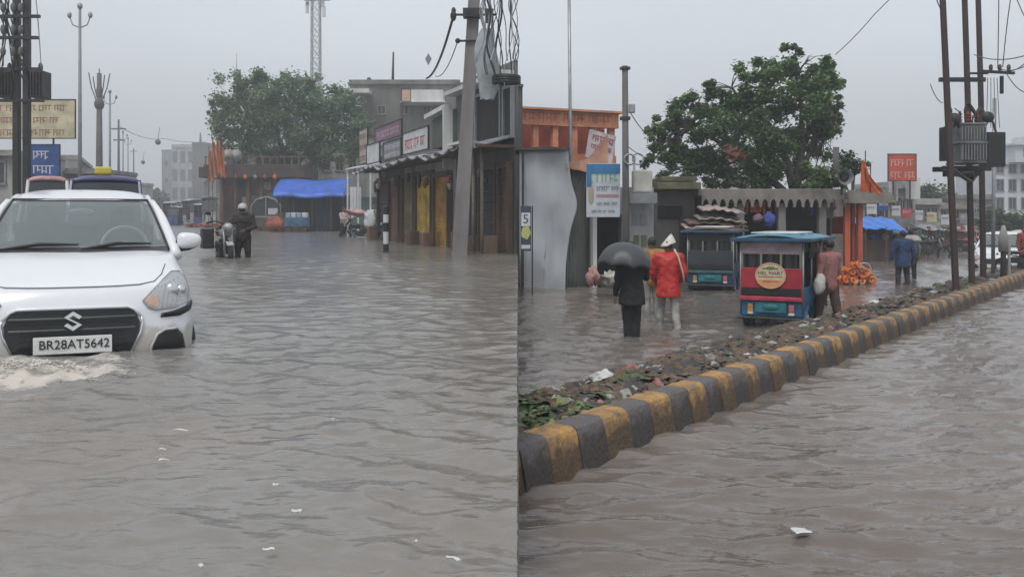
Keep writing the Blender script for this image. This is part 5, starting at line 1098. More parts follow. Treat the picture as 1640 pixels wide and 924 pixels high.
# pale open stall right of the tarp
Y = 50; os_ = thing('awning_stall', 'pale open stall with thin roof sheet between the blue tarpaulin and the shop row', 'stall', (X_(556, Y), Y, GL)); W_ = X_(612, Y) - X_(556, Y)
o = obj('roof_sheet', MB().grid(lambda a, b_: (W_ * a, -.6 + 2.0 * b_, Z_(272, Y) - GL + .32 * a + .2 * b_), 20, 3), SGW, os_); q = o.modifiers.new('s', 'SOLIDIFY'); q.thickness = .05
for a in (0.05, .35, .7, 1): obj('post', MB().tube([(W_ * a, -.4, 0), (W_ * a, -.4, Z_(272, Y) - GL + .3 * a)], .05, 6), SGW, os_)
obj('back_wall', MB().box((W_ / 2, 1.3, 1.2), (W_, .1, 2.4)), mat('teal_wall', (.12, .16, .15), .8, .4, 1, .2), os_)
obj('side_sheet', MB().grid(lambda a, b_: (.2 + .6 * a, -.35 + .04 * math.sin(a * 20), 1.3 + 1.6 * b_), 16, 4), SGW, os_, smooth=True)
# ================================================================== RIGHT STREET
GR = -.25
def G(px, Y): return Vector((X_(px, Y), Y, GR))
# --- tarpaulin covered kiosk and curved tin shed at the seam
Y = 24.0; x0 = X_(831, Y); xs = X_(905, Y); xe = X_(946, Y)
k = thing('sheeted_kiosk', 'tall kiosk wrapped in a pale grey plastic sheet at the left of the right street', 'kiosk', (x0, Y, GR)); zt = Z_(240, Y) - GR
obj('frame', MB().box(((xs - x0) / 2, 1.0, zt / 2), (xs - x0 - .1, 1.7, zt - .06)), M_grey, k)
def shf(a, b_):
    e = a * (1.03 + .10 * math.sin(b_ * 3.0) + (.12 * math.exp(-((b_ - .62) / .12) ** 2) - .08 * math.exp(-((b_ - .2) / .25) ** 2)) * (a > .5))
    return ((xs - x0) * e + .02, .08 + .045 * math.sin(a * 9 + b_ * 2) + .035 * math.sin(b_ * 13 + a * 4) + .010 * math.sin(a * 17 - b_ * 5) * math.sin(b_ * 11 + a * 3) - .1 * a * a, .12 + (zt - .14) * b_)
o = obj('plastic_sheet', MB().grid(shf, 30, 40), mat('grey_sheet', (.37, .39, .41), .45, .12, 1.2, .5, 3, streak=.4), k, smooth=True); q = o.modifiers.new('s', 'SOLIDIFY'); q.thickness = .015
obj('roof_edge', MB().box(((xs - x0) / 2, .8, zt + .02), (xs - x0 + .2, 2.0, .07)), M_wood, k); obj('corner_post', MB().tube([(.10, -.05, 0), (.10, -.05, zt)], .03, 6), M_iron, k)
s_ = thing('tin_shed', 'grey corrugated tin shed with rounded side next to the sheeted kiosk', 'shed', (xs, Y + .35, GR)); zt2 = Z_(275, Y) - GR; w_ = xe - xs
def cf(a, b_):
    th = a * math.pi * .55; return (w_ * (math.sin(th) / math.sin(math.pi * .55)) ** .9 if th else 0, .55 * (1 - math.cos(th)) + .018 * math.sin(a * 95), (zt2 + .10 * math.sin(a * 3)) * b_)
o = obj('wall', MB().grid(cf, 130, 6), mat('tin_grey', (.17, .18, .17), .55, .3, .8, .15, 10, streak=.4), s_, smooth=True, fix=False); q = o.modifiers.new('s', 'SOLIDIFY'); q.thickness = .02
obj('roof', MB().grid(lambda a, b_: (-.1 + (w_ + .35) * a, -.15 + 1.6 * b_, zt2 + .10 - .06 * a + .03 * math.sin(a * 12)), 20, 4), mat('rust_roof', (.20, .10, .07), .8, .4, 3, .3), s_, smooth=True)
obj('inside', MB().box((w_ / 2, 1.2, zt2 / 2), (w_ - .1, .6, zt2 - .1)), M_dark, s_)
tag(obj('orange_drape', MB().grid(lambda a, b_: (1.1 * a, .1 * math.sin(a * 8), (.75 * a ** 2 * b_) + .16 * b_ + .05 * math.sin(a * 9)), 24, 8), mat('peach_cloth', (.50, .27, .18), .8, .3, 2, .2), smooth=True, loc=at(905, 273, Y - .1)), 'peach coloured cloth draped on the roof of the tin shed', 'cloth')
# --- orange building behind (open arcade with lettered band)
Y = 30; x0 = X_(820, Y); W_ = X_(990, Y) - x0; zt = Z_(178, Y) - GR
ob = thing('orange_building', 'orange two storey building with an open upper arcade behind the kiosk', 'building', (x0, Y, GR), R(24)); L_ = 3.85
obj('wall', MB().box((L_ / 2, 1.6, (zt - 1.3) / 2), (L_, 3, zt - 1.3)), M_orangew, ob); obj('inner_wall', MB().box((L_ / 2, 1.9, zt - .7), (L_, 2.2, 1.3)), mat('deep_red_orange', (.33, .07, .04), .8, .3, 1.5, .2), ob)
zf = Z_(212, Y) - GR
for i in range(6): obj('pillar', MB().box((.15 + i * (L_ - .3) / 5, .12, zf - .25), (.2, .22, 1.35)), mat('light_orange', (.62, .26, .14), .8, .3, 1.5, .2), ob, bevel=.01)
bn = obj('name_band', MB().box((L_ / 2, .05, zt - .18), (L_ + .1, .24, .48)), mat('light_orange', (.62, .26, .14)), ob)
tx = MB(); script_line(tx, .25, L_ - .2, zt - .18, .34, -.075, random.Random(4)); obj('band_lettering', tx, mat('terracotta', (.40, .11, .05), .7, .2, 3, 0), bn)
obj('parapet', MB().box((L_ / 2, .0, zt + .10), (L_ + .3, .5, .07)), mat('light_orange', (.62, .26, .14)), ob); obj('railing', MB().box((L_ / 2, .08, zf - .82), (L_, .12, .3)), M_orangew, ob)
# --- signs by the shed
Y = 23.6
def sign2(pa, pb, ya, yb, Y, m, label, name='signboard', tilt=0, rz=0):
    x0, x1 = X_(pa, Y), X_(pb, Y); z0, z1 = Z_(yb, Y), Z_(ya, Y); t = thing(name, label, 'sign', (x0, Y, z0), rz); W_, H_ = x1 - x0, z1 - z0
    obj('panel', MB().box((W_ / 2, 0, H_ / 2), (W_, .05, H_)), m, t, bevel=.008); return t, W_, H_
t, W_, H_ = sign2(939, 993, 262, 348, Y, mat('sign_pale_blue', (.48, .52, .56), .55, .15, 2, .05), 'white shop board with a blue top and green lettering beside the tin shed')
obj('top_band', MB().box((W_ / 2, -.03, H_ * .90), (W_, .02, H_ * .18)).box((W_ * .08, -.032, H_ * .72), (W_ * .14, .02, H_ * .3)), mat('sign_cyan_blue', (.03, .16, .34), .5, .2, 2, .05), t)
a = MB(); script_line(a, W_ * .28, W_ * .95, H_ * .72, .26, -.035, random.Random(5)); obj('green_lettering', a, mat('sign_green', (.16, .40, .27), .6, .2, 3, 0), t)
a = MB(); script_line(a, W_ * .30, W_ * .95, H_ * .52, .14, -.035, random.Random(6)); script_line(a, W_ * .30, W_ * .92, H_ * .24, .09, -.035, random.Random(7)); script_line(a, W_ * .15, W_ * .9, H_ * .10, .08, -.035, random.Random(8)); obj('lettering', a, SGG, t)
obj('red_line', MB().box((W_ * .62, -.03, H_ * .40), (W_ * .66, .012, .07)), mat('sign_rose', (.40, .22, .22), .6, .1, 3, 0), t); obj('figure_print', MB().ell((W_ * .14, -.028, H_ * .42), (.07, .01, .26)).ell((W_ * .14, -.03, H_ * .66), (.045, .01, .055)), mat('print_tan', (.40, .30, .24), .6, .1, 3, 0), t, smooth=True)
t, W_, H_ = sign2(937, 985, 205, 252, 25, mat('sign_pinkwhite', (.50, .45, .46), .6, .3, 2, .05), 'tilted pale board with red lettering on the roof above the blue topped board'); t.rotation_euler = (-.1, .22, .35)
a = MB(); script_line(a, .1, W_ * .95, H_ * .72, .2, -.035, random.Random(9)); script_line(a, .1, W_ * .9, H_ * .42, .14, -.035, random.Random(10)); obj('lettering', a, mat('sign_rust', (.30, .07, .07), .6, .1, 3, 0), t); obj('prop', MB().tube([(.1, .1, 0), (.1, .5, -.7)], .03, 6).tube([(W_ - .1, .1, 0), (W_ - .1, .5, -.7)], .03, 6), M_iron, t)
# house with dark doorway under the sign
Y = 24.3; x0 = X_(946, Y); hs = thing('shop_house', 'small shop with a dark open doorway under the blue topped board', 'building', (x0, Y, GR)); w_ = X_(1047, Y) - x0
dw0, dw1 = X_(955, Y) - x0, X_(996, Y) - x0; hh = Z_(300, Y) - GR
obj('wall', MB().box((dw0 / 2, .6, hh / 2), (dw0, 1.2, hh)).box(((dw1 + w_) / 2, .6, hh / 2), (w_ - dw1, 1.2, hh)).box(((dw0 + dw1) / 2, .6, hh - .35), (dw1 - dw0, 1.2, .7)), mat('grey_white_wall', (.34, .34, .35), .85, .3, 1.4, .2, 10, streak=.3), hs)
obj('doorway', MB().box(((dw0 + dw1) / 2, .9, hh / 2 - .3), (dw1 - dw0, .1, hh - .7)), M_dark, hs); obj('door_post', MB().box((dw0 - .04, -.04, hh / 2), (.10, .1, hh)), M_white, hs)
for px, py in ((1017, 352), (1030, 352), (1019, 386), (1031, 386)): obj('wall_panel', MB().box((X_(px, Y) - x0, -.01, Z_(py, Y) - GR), (.14, .04, .3)), mat('panel_green', (.14, .16, .08), .7, .3, 4, .1) if py > 370 else M_grey, hs, bevel=.01)
# rooftop tank box
Y = 23.8; bx_ = thing('meter_cabinet', 'pale cream cabinet on a dark ledge right of the slim pole', 'cabinet', (X_(1028, Y), Y, Z_(309, Y))); cw = X_(1043, Y) - X_(1013, Y)
obj('case', MB().box((0, 0, .28), (cw, .4, .56)), mat('cream_paint', (.48, .47, .42), .6, .2, 2, .1), bx_, bevel=.02); obj('door', MB().box((0, -.21, .28), (cw - .08, .02, .48)), mat('cream_paint', (.48, .47, .42)), bx_); obj('ledge', MB().box((0, 0, -.14), (cw + .2, .7, .26)), M_grey, bx_)
a = MB(); a.torus((0, 0, 0), .14, .018, 'y', 18, 6); a.box((-.1, 0, -.35), (.05, .05, .5)); tag(obj('bent_bracket', a, M_metal, loc=at(1022, 255, Y), smooth=True), 'ring shaped pale bracket above the cream cabinet', 'bracket')
# poles
t = pole('slim_pole', 'slim grey pole rising in front of the orange building', G(916, 27), at(911, -40, 27), .055, .045, M_metal)
t = pole('slim_pole', 'darker shorter pole with a junction box left of the big tree', G(1003, 23.2), at(1001, 106, 23.2), .10, .075, M_concd)
obj('junction_box', MB().box((at(1008, 175, 23.2) - G(1003, 23.2)) + Vector((.05, -.1, 0)), (.15, .14, .22)), M_metal, t, bevel=.02); obj('ring', MB().torus((at(1006, 256, 23.2) - G(1003, 23.2)) + Vector((.02, -.12, 0)), .13, .025, 'y', 16, 6), M_metal, t, smooth=True)
obj('clip', MB().box((at(1001, 110, 23.2) - G(1003, 23.2)), (.24, .2, .06)).box((at(1001, 190, 23.2) - G(1003, 23.2)), (.24, .2, .08)), M_iron, t)
wire(at(1008, 178, 23.2), at(1060, 225, 27), .2, .012, 'wire sloping from the junction box into the big tree'); wire(at(1005, 235, 23.2), at(1130, 262, 27), .3, .010, 'lower thin wire from the dark pole to the tree')
# --- small standing sign by the seam
Y = 22.3; t = thing('standing_sign', 'narrow dark sign with white figure and yellow patch on iron legs at the kiosk', 'sign', (X_(842, Y), Y, GR)); zt = Z_(330, Y) - GR; zb = Z_(402, Y) - GR; w_ = X_(850, Y) - X_(833, Y)
obj('panel', MB().box((0, 0, (zt + zb) / 2), (w_, .06, zt - zb)), mat('sign_navy', (.04, .045, .07), .6, .2, 2, .05), t, bevel=.01)
obj('white_patch', MB().box((0, -.035, zt - .32), (w_ * .84, .012, .32)).box((0, -.035, zb + .10), (w_ * .84, .012, .09)), SGW, t)
tm = text_mesh('5', .3); obj('figure', tm, M_glassd, t, loc=(0, -.045, zt - .32)); obj('yellow_patch', blob((0, -.036, (zt + zb) / 2 - .10), (.10, .012, .14), 5), mat('lime_patch', (.42, .45, .14), .6, .2, 3, 0), t)
for x in (-w_ / 2 + .02, w_ / 2 + .03): obj('leg', MB().tube([(x, 0, -.0), (x, 0, zt)], .018, 6), M_rust, t)
# --- temple pavilion
Y = 27; x0 = X_(1047, Y); tm_ = thing('temple_pavilion', 'low temple pavilion with scalloped eave and orange pillars under the big tree', 'temple', (x0, Y, GR))
def tx_(px): return X_(px, Y) - x0
def tz_(py): return Z_(py, Y) - GR
M_ts = mat('temple_stone', (.125, .115, .105), .9, .35, 1, .3, 10, streak=.4); M_tl = mat('temple_edge', (.24, .22, .20), .85, .35, 1, .3, 12)
obj('left_block', MB().box(((tx_(1047) + tx_(1112)) / 2, .9, (tz_(306)) / 2), (tx_(1112) - tx_(1047), 2.0, tz_(306))), M_ts, tm_, bevel=.03)
obj('left_slab', MB().box((tx_(1080), .6, tz_(299)), (tx_(1114) - tx_(1046), 2.8, .20)).box((tx_(1082), .6, tz_(288)), (tx_(1106) - tx_(1052), 2.3, .14)), mat('mossy_slab', (.14, .13, .075), .9, .4, 1.5, .3), tm_, bevel=.02)
obj('left_niche', MB().box((tx_(1072), -.12, tz_(340)), (.7, .06, .35)), M_dark, tm_)
obj('roof_slab', MB().box(((tx_(1112) + tx_(1346)) / 2, 1.2, tz_(309)), (tx_(1346) - tx_(1112), 3.4, .20)), M_tl, tm_, bevel=.02)
n = 17; x_s, x_e = tx_(1118), tx_(1344); sc_ = []
for i in range(n):
    a, b_ = x_s + (x_e - x_s) * i / n, x_s + (x_e - x_s) * (i + 1) / n; m_ = (a + b_) / 2; zt = tz_(313); zl = tz_(333); r_ = (b_ - a) * .36
    arch = [(a, zt), (a, zl)] + [(m_ - r_ * math.cos(q * math.pi / 8), zl + .02 + (zt - zl) * .62 * math.sin(q * math.pi / 8)) for q in range(9)] + [(b_, zl), (b_, zt)]
    mb = MB(); mb.prism(arch, 'y', -.52, -.42)
    bmx = bmesh.new(); bmx.from_mesh(mb.mesh()); bmesh.ops.triangulate(bmx, faces=bmx.faces); me = bpy.data.meshes.new('scallop'); bmx.to_mesh(me); bmx.free(); obj('scallop', me, M_tl, tm_)
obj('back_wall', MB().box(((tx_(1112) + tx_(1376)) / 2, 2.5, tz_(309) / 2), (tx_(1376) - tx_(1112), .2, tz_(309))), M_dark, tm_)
for px in (1182, 1248, 1312): obj('pillar', MB().box((tx_(px), -.2, tz_(333) / 2 + .1), (.22, .22, tz_(330))), M_conc, tm_, bevel=.02)
obj('right_slab', MB().box((tx_(1378), .7, tz_(313)), (tx_(1415) - tx_(1344), 2.6, .16)).prism([(tx_(1345), tz_(305)), (tx_(1418), tz_(318)), (tx_(1410), tz_(326)), (tx_(1345), tz_(326))], 'y', -.66, -.60), M_tl, tm_)
for px, ww_ in ((1351, .16), (1362, .10), (1371, .14)): obj('orange_pillar', MB().box((tx_(px), -.25 + (.1 if px == 1362 else 0), tz_(326) / 2), (ww_, .2, tz_(326))), mat('temple_orange', (.50, .12, .05), .75, .35, 2, .2, streak=.3) if px != 1362 else M_redw, tm_, bevel=.02)
g4 = random.Random(31)
for i in range(14):
    px = g4.uniform(1195, 1340); obj('hanging_garland', MB().tube([(tx_(px), .3 + g4.uniform(-.4, .6), tz_(322)), (tx_(px + 3), .3, tz_(335 + g4.uniform(0, 14)))], .035, 6), g4.choice([M_marigold, M_orange, M_redw, M_plast]), tm_)
for px, py, ww_, hh_, m_ in ((1322, 350, .3, .45, M_plast), (1335, 375, .35, .5, M_redw), (1300, 345, .25, .3, SGB), (1165, 325, .3, .25, SGC), (1205, 340, .3, .3, M_marigold)): obj('hanging_cloth', MB().grid(lambda a, b_: (tx_(px) + ww_ * a, .2 + .05 * math.sin(a * 12), tz_(py) + hh_ * b_), 10, 4), m_, tm_, smooth=True)
obj('plinth', MB().box(((tx_(1112) + tx_(1346)) / 2, .9, .30), (tx_(1346) - tx_(1112), 3.2, .6)), M_ts, tm_)
# awnings in front of the pavilion at the left
Y2 = 25.6; aw = thing('awning_stall', 'stall with layered brown and pinkish tin sheets before the temple pavilion', 'stall', (X_(1095, Y2), Y2, GR)); W_ = X_(1192, Y2) - X_(1095, Y2)
for a, b_, z0, m_ in ((.28, .98, 338, mat('tin_pink', (.42, .33, .31), .7, .3, 2, .2)), (.22, 1.0, 352, mat('tin_tan', (.33, .27, .23), .7, .3, 2, .2)), (.0, .75, 366, mat('tin_pink', (.42, .33, .31))), (.05, 1.02, 359, M_wood2)):
    o = obj('roof_sheet', MB().grid(lambda u_, v_: (W_ * (a + (b_ - a) * u_), -.3 + .9 * v_, Z_(z0, Y2) - GR + .12 * v_ + .02 * math.sin(u_ * 30) + .05 * math.sin(u_ * 5)), 30, 3), m_, aw, smooth=True); q = o.modifiers.new('s', 'SOLIDIFY'); q.thickness = .03
for a in (.08, .5, .95): obj('post', MB().tube([(W_ * a, 0, 0), (W_ * a, 0, Z_(360, Y2) - GR)], .04, 6), M_wood, aw)
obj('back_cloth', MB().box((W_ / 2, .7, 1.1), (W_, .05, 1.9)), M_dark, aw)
bn = thing('hanging_cloth', 'blue cloth bundle hanging under the scalloped eave', 'cloth', at(1232, 352, 26)); obj('cloth', blob((0, 0, 0), (.16, .1, .16), 33, amp=.4), mat('cloth_blue', (.05, .08, .30), .8, .2, 3, .2), bn, smooth=True); obj('cloth', blob((-.32, .02, .03), (.13, .1, .1), 34, amp=.4), mat('cloth_mauve', (.22, .12, .15), .8, .2, 3, .2), bn, smooth=True)
# marigold garlands and orange heap
hp = thing('garland_heap', 'heap of orange marigold garlands at the foot of the orange pillars', 'garlands', G(1360, 25.6)); g = random.Random(14)
for i in range(64):
    x = max(-.55, min(.55, g.gauss(0, .3))); y = g.uniform(-.38, .05); z = .26 + g.uniform(0, .60) * (1 - abs(x) * 1.1); R0 = g.uniform(.045, .10)
    mb = MB(); mb.torus((0, 0, 0), R0, .032, 'y', 16, 6); o = obj('garland', mb, g.choice([M_marigold, M_marigold, mat('garland_pale', (.60, .35, .20), .8, .3, 8, .3), M_orange]), hp, smooth=True, loc=(x, y, z)); o.rotation_euler = (g.uniform(-.6, .6), g.uniform(-.4, .4), g.uniform(-1, 1))
obj('heap_core', blob((0, .1, .28), (.58, .3, .36), 15, amp=.3), mat('heap_orange', (.42, .12, .05), .8, .4, 6, .4), hp, smooth=True)
obj('heap_base', MB().box((0, .1, .14), (1.25, .7, .28)), mat('red_brown', (.20, .09, .07), .8, .3, 3, .2), hp, bevel=.05)
tag(obj('hoop', MB().torus((0, 0, 0), .18, .02, 'y', 24, 6), mat('hoop_pale', (.55, .40, .36), .6, .2, 3, 0), smooth=True, loc=at(1384, 432, 25.3)), 'pale hoop standing at the right end of the garland heap', 'hoop')
for i, (px, Y, ya, yb, w_) in enumerate(((1386, 26.5, 250, 308, .30), (1394, 26.4, 272, 312, .28))):
    t = thing('orange_flag', ('tall orange flag on the right roof slab of the pavilion', 'lower orange flag leaning right beside the tall one on the pavilion')[i], 'flag', at(px, yb, Y)); h_ = Z_(ya, Y) - Z_(yb, Y)
    obj('flagpole', MB().tube([(0, 0, -.05), (.0, 0, h_ + .15)], .015, 6), M_wood, t); obj('cloth', MB().grid(lambda a, b_: ((-.12 + .34 * a * (1 - .55 * b_)) + .10 * (1 - b_) * i * 2, .04 * math.sin(a * 9 + b_ * 5), h_ * (b_ * .95) - .2 * a * b_), 8, 10), M_orange, t, smooth=True)
hs_ = thing('horn_loudspeaker', 'grey horn loudspeaker on the temple roof facing the street', 'loudspeaker', at(1352, 284, 26)); obj('horn', MB().tube([(0, .35, 0), (0, .12, 0), (0, -.05, 0), (0, -.12, 0)], [.05, .07, .17, .22], 18, caps=False), M_metal, hs_, smooth=True); obj('throat', MB().ell((0, .0, 0), (.12, .05, .12)), M_dark, hs_, smooth=True); obj('bracket', MB().box((0, .2, -.25), (.05, .05, .5)), M_iron, hs_)
# pipes / mast on roof
pole('roof_pipe', 'short grey pipe on the temple roof left of the loudspeaker', at(1339, 300, 28), at(1339, 236, 28), .09, .09, M_concd, 'pipe')
# --- the big right tree
TBR = Vector((X_(1268, 30.5), 30.5, GR))
def tr_(px, py, dy=0): return (X_(px, 30.5) - TBR.x, dy, Z_(py, 30.5) - GR)
cl = [(tr_(px, py, dy), r) for px, py, dy, r in ((1065, 205, 0, .45), (1062, 225, 0, .4), (1085, 190, 0, .6), (1085, 235, .3, .6), (1110, 165, 0, .6), (1120, 205, -.5, .8), (1110, 250, 0, .75), (1125, 278, 0, .6), (1130, 140, 0, .45), (1150, 165, .3, .7), (1160, 205, -.4, .85), (1160, 250, .5, .8), (1185, 135, 0, .65), (1195, 170, .5, .8), (1205, 215, -.5, .9), (1200, 262, 0, .7), (1220, 115, 0, .6), (1235, 150, 0, .85), (1245, 195, .4, .9), (1240, 245, -.4, .85), (1262, 98, 0, .55), (1275, 125, .2, .8), (1285, 165, -.4, .9), (1290, 215, 0, .9), (1290, 265, .3, .7), (1310, 105, 0, .5), (1318, 140, 0, .7), (1325, 185, .3, .7), (1322, 230, 0, .55), (1332, 120, 0, .4), (1338, 165, 0, .4), (1275, 82, 0, .3), (1248, 283, 0, .5), (1300, 288, 0, .5), (1170, 285, 0, .5), (1345, 135, 0, .25), (1335, 205, 0, .35), (1040, 262, 0, .35), (1055, 285, 0, .4))]
make_tree('large leafy tree behind the temple pavilion of the right street', TBR, ([(0, 0, 0), (.05, 0, 1.8), (.1, 0, 2.9)], [.34, .28, .24]),
          [([(.1, 0, 2.8), tr_(1262, 262), tr_(1232, 200), tr_(1190, 165)], [.17, .13, .09, .04]), ([(.1, 0, 2.8), tr_(1282, 250), tr_(1285, 180), tr_(1275, 120)], [.18, .14, .09, .04]), ([(.05, 0, 2.6), tr_(1215, 270), tr_(1165, 235), tr_(1110, 205)], [.14, .10, .08, .03]), ([(.1, 0, 2.9), tr_(1300, 235), tr_(1320, 170)], [.12, .08, .03]), ([(.0, 0, 2.5), tr_(1200, 288), tr_(1135, 275)], [.10, .06, .03])],
          [(c, r * .97) for c, r in cl] + [(tr_(px, py), r) for px, py, r in ((1200, 288, .5), (1240, 296, .45), (1280, 296, .45), (1322, 272, .5), (1092, 272, .5), (1074, 250, .5), (1150, 288, .45), (1050, 215, .35), (1055, 240, .35))], 58000, .125, LM, 41)
tag(obj('cloth_scrap', MB().grid(lambda a, b_: (.55 * a - .3 + .12 * math.sin(b_ * 7), .08 * math.sin(a * 11), .42 * b_ * (1 - .5 * a) - .2 + .10 * math.sin(a * 13)), 14, 10), mat('brown_red_cloth', (.14, .05, .03), .8, .3, 3, .2), smooth=True, loc=at(1178, 244, 28.8)), 'brown red cloth caught in the lower branches of the big tree', 'cloth')
gq = building('white_house', 'white house gable glimpsed through the lower branches of the big tree', at(1150, 330, 40) * 1 + Vector((0, 0, -1.2)), 0, 1.9, 3, 2.2 + 1.2, 1, 2, M_white, parapet=.1, x0=.3, ww=.3, wh=.5, z0=2.3)
for i, (px, py, r, lab) in enumerate(((1365, 262, .55, 'small dark tree between the roof pipe and the orange flags'), (1308, 285, .5, 'bright shrub on the temple roof left of the loudspeaker'), (1328, 288, .42, 'smaller shrub touching the loudspeaker on the temple roof'))):
    Y = 31 if i == 0 else 27.6; p = at(px, 303, Y); base = (p.x, p.y, GR if i == 0 else Z_(305, Y)); h_ = Z_(py, Y) - base[2]
    make_tree(lab, base, ([(0, 0, 0), (0, 0, h_)], [.06, .03]), [([(0, 0, h_ * .6), (.1, 0, h_)], [.03, .02])], [((0, 0, h_), r), ((r * .6, 0, h_ - .15), r * .7), ((-r * .5, 0, h_ - .1), r * .7)], 900, .13, LM if i else LMD, 60 + i, cat='tree' if i == 0 else 'shrub', name='small_tree' if i == 0 else 'shrub')

# --- electric rickshaws
M_roofb = mat('roof_teal_blue', (.045, .17, .25), .45, .3, 3, .1, c2=(.10, .28, .36)); M_bodyb = mat('body_blue', (.02, .15, .28), .45, .3, 3, .1); M_red = mat('panel_red', (.33, .02, .035), .5, .25, 3, .1)
YR1 = 15.7
r1 = make_rickshaw('blue electric rickshaw with red rear panel and round cream badge, beside the median', (X_(1241, YR1), YR1 + .1, GR + .12), -.50, M_roofb, M_bodyb, M_red, badge=True)
r1.scale = (1.03, 1.05, .885)
YR2 = 23.3
r2 = make_rickshaw('dull blue electric rickshaw parked behind the red panelled one', (X_(1140, YR2), YR2 + .1, GR + .1), -.35, mat('roof_brown', (.10, .065, .05), .7, .4, 3, .2), mat('body_dull_blue', (.015, .07, .14), .5, .3, 3, .1), mat('panel_darkgrey', (.03, .035, .045), .5, .3, 3, .1), sill=mat('teal_dull', (.03, .10, .12), .6, .3, 3, .1), surround=M_dark); r2.scale = (1.12, 1.0, .90)
# --- people
M_blk = mat('black_cloth', (.010, .010, .011), .8, .2, 5, .2, 20)
YU = 14.6; ux = X_(1012, YU)
make_person('person dressed in black walking under the grey umbrella', (ux, YU, GR + .03), math.pi + .1, dict(er=(-.24, -.05, 1.10), wr=(-.12, -.26, 1.22), el=(.22, .02, 1.08), kl=(.07, -.03, .47), al=(.06, .03, .07), kr=(-.07, .0, .47), ar=(-.05, .05, .07), hl=(.08, 0, .88), hr=(-.08, 0, .88)), top=M_blk, legs=M_blk, coat=M_blk, loose=.02)
um = thing('umbrella', 'dark grey domed umbrella held over the person in black', 'umbrella', (X_(999, YU), YU - .02, Z_(432, YU))); RU = .445; zc = 0.0; zt = Z_(388, YU) - Z_(432, YU)
n = 8
def uf(a, b_):
    th = a * 2 * math.pi; seg = (a * n) % 1; dip = 1 - .10 * b_ * (4 * seg * (1 - seg)); r = RU * math.sin(b_ * math.pi / 2 * .94) / math.sin(math.pi / 2 * .94) * dip
    return (r * math.cos(th), r * math.sin(th), zt * (math.cos(b_ * math.pi / 2 * .94)) + .035 * b_ * 4 * seg * (1 - seg))
o = obj('canopy', MB().grid(uf, 64, 12), mat('umbrella_grey', (.045, .048, .052), .42, .15, 3, .15), um, smooth=True); q = o.modifiers.new('s', 'SOLIDIFY'); q.thickness = .006
rb = MB()
for k_ in range(n): rb.tube([(RU * .97 * math.sin(b_ * 1.476) * math.cos(k_ * .785), RU * .97 * math.sin(b_ * 1.476) * math.sin(k_ * .785), zt * math.cos(b_ * 1.476) - .012) for b_ in (0, .25, .5, .75, 1)], .004, 5)
obj('ribs', rb, M_iron, um); obj('shaft', MB().tube([(0, 0, zt + .06), (.03, 0, -.55)], .010, 8), M_iron, um); obj('handle', MB().tube([(.03, 0, -.5), (.03, 0, -.62), (.055, 0, -.66), (.085, 0, -.63)], .016, 8), M_wood, um, smooth=True)
um.rotation_euler = (0, .10, .2)
# red poncho walker
YP = 16.0; px_ = X_(1070, YP); M_pon = mat('red_poncho', (.50, .022, .018), .5, .25, 4, .4, 9); M_cream = mat('cream_cloth', (.55, .47, .38), .7, .2, 4, .2)
pr = make_person('person in a loose red top and pale pointed hood walking beside the umbrella', (px_, YP, GR + .03), math.pi - .15, dict(kl=(.13, -.12, .48), al=(.14, -.10, .09), kr=(-.12, .06, .47), ar=(-.16, .22, .10), el=(.27, -.02, 1.1), wl=(.22, -.16, .92), er=(-.27, -.02, 1.1), wr=(-.2, -.16, .92)), top=M_pon, legs=mat('pale_trousers', (.33, .32, .30), .8, .4, 6, .2, c2=(.10, .10, .10)), loose=.035, hair=True, coat=M_pon)
cp = MB()
def cpf(a, b_):
    th = a * 2 * math.pi; r = (.12 + .15 * b_ ** .5 + .045 * b_ * math.sin(th * 5 + 1) + .02 * b_ * math.sin(th * 11)); return (1.22 * r * math.cos(th) + .03 * b_, .85 * r * math.sin(th) + .01, 1.44 - (.60 + .08 * math.sin(th * 2 + .5)) * b_ - .04 * math.sin(th * 7) * b_)
hd = MB()
def hf(a, b_):
    th = a * 2 * math.pi; r = .105 * (b_ ** .85) * (1 + .05 * math.sin(th * 3)); return (1.1 * r * math.cos(th) - .05 * (1 - b_) + .02 * b_ * math.sin(th * 4), .95 * r * math.sin(th) + .03, 1.76 - (.17 + .05 * math.sin(th + .8)) * b_)
hd.grid(hf, 24, 8); o = obj('pointed_hood', hd, mat('hood_white', (.60, .55, .50), .5, .2, 5, .2), pr, smooth=True); q = o.modifiers.new('s', 'SOLIDIFY'); q.thickness = .008
st = MB(); st.tube([(-.10, .12, 1.50), (-.17, .15, 1.36), (-.24, .13, 1.12), (-.27, .10, .92)], .016, 8); obj('shawl_edge', st, M_cream, pr, smooth=True)
o = make_person('person in a yellow brown wrap walking half hidden left of the red top', (X_(1044, 17.6), 17.6, GR + .03), math.pi + .2, {}, top=mat('ochre_cloth', (.33, .19, .05), .8, .4, 5, .3, c2=(.14, .05, .03)), legs=mat('pale_trousers', (.33, .32, .30)), loose=.03)
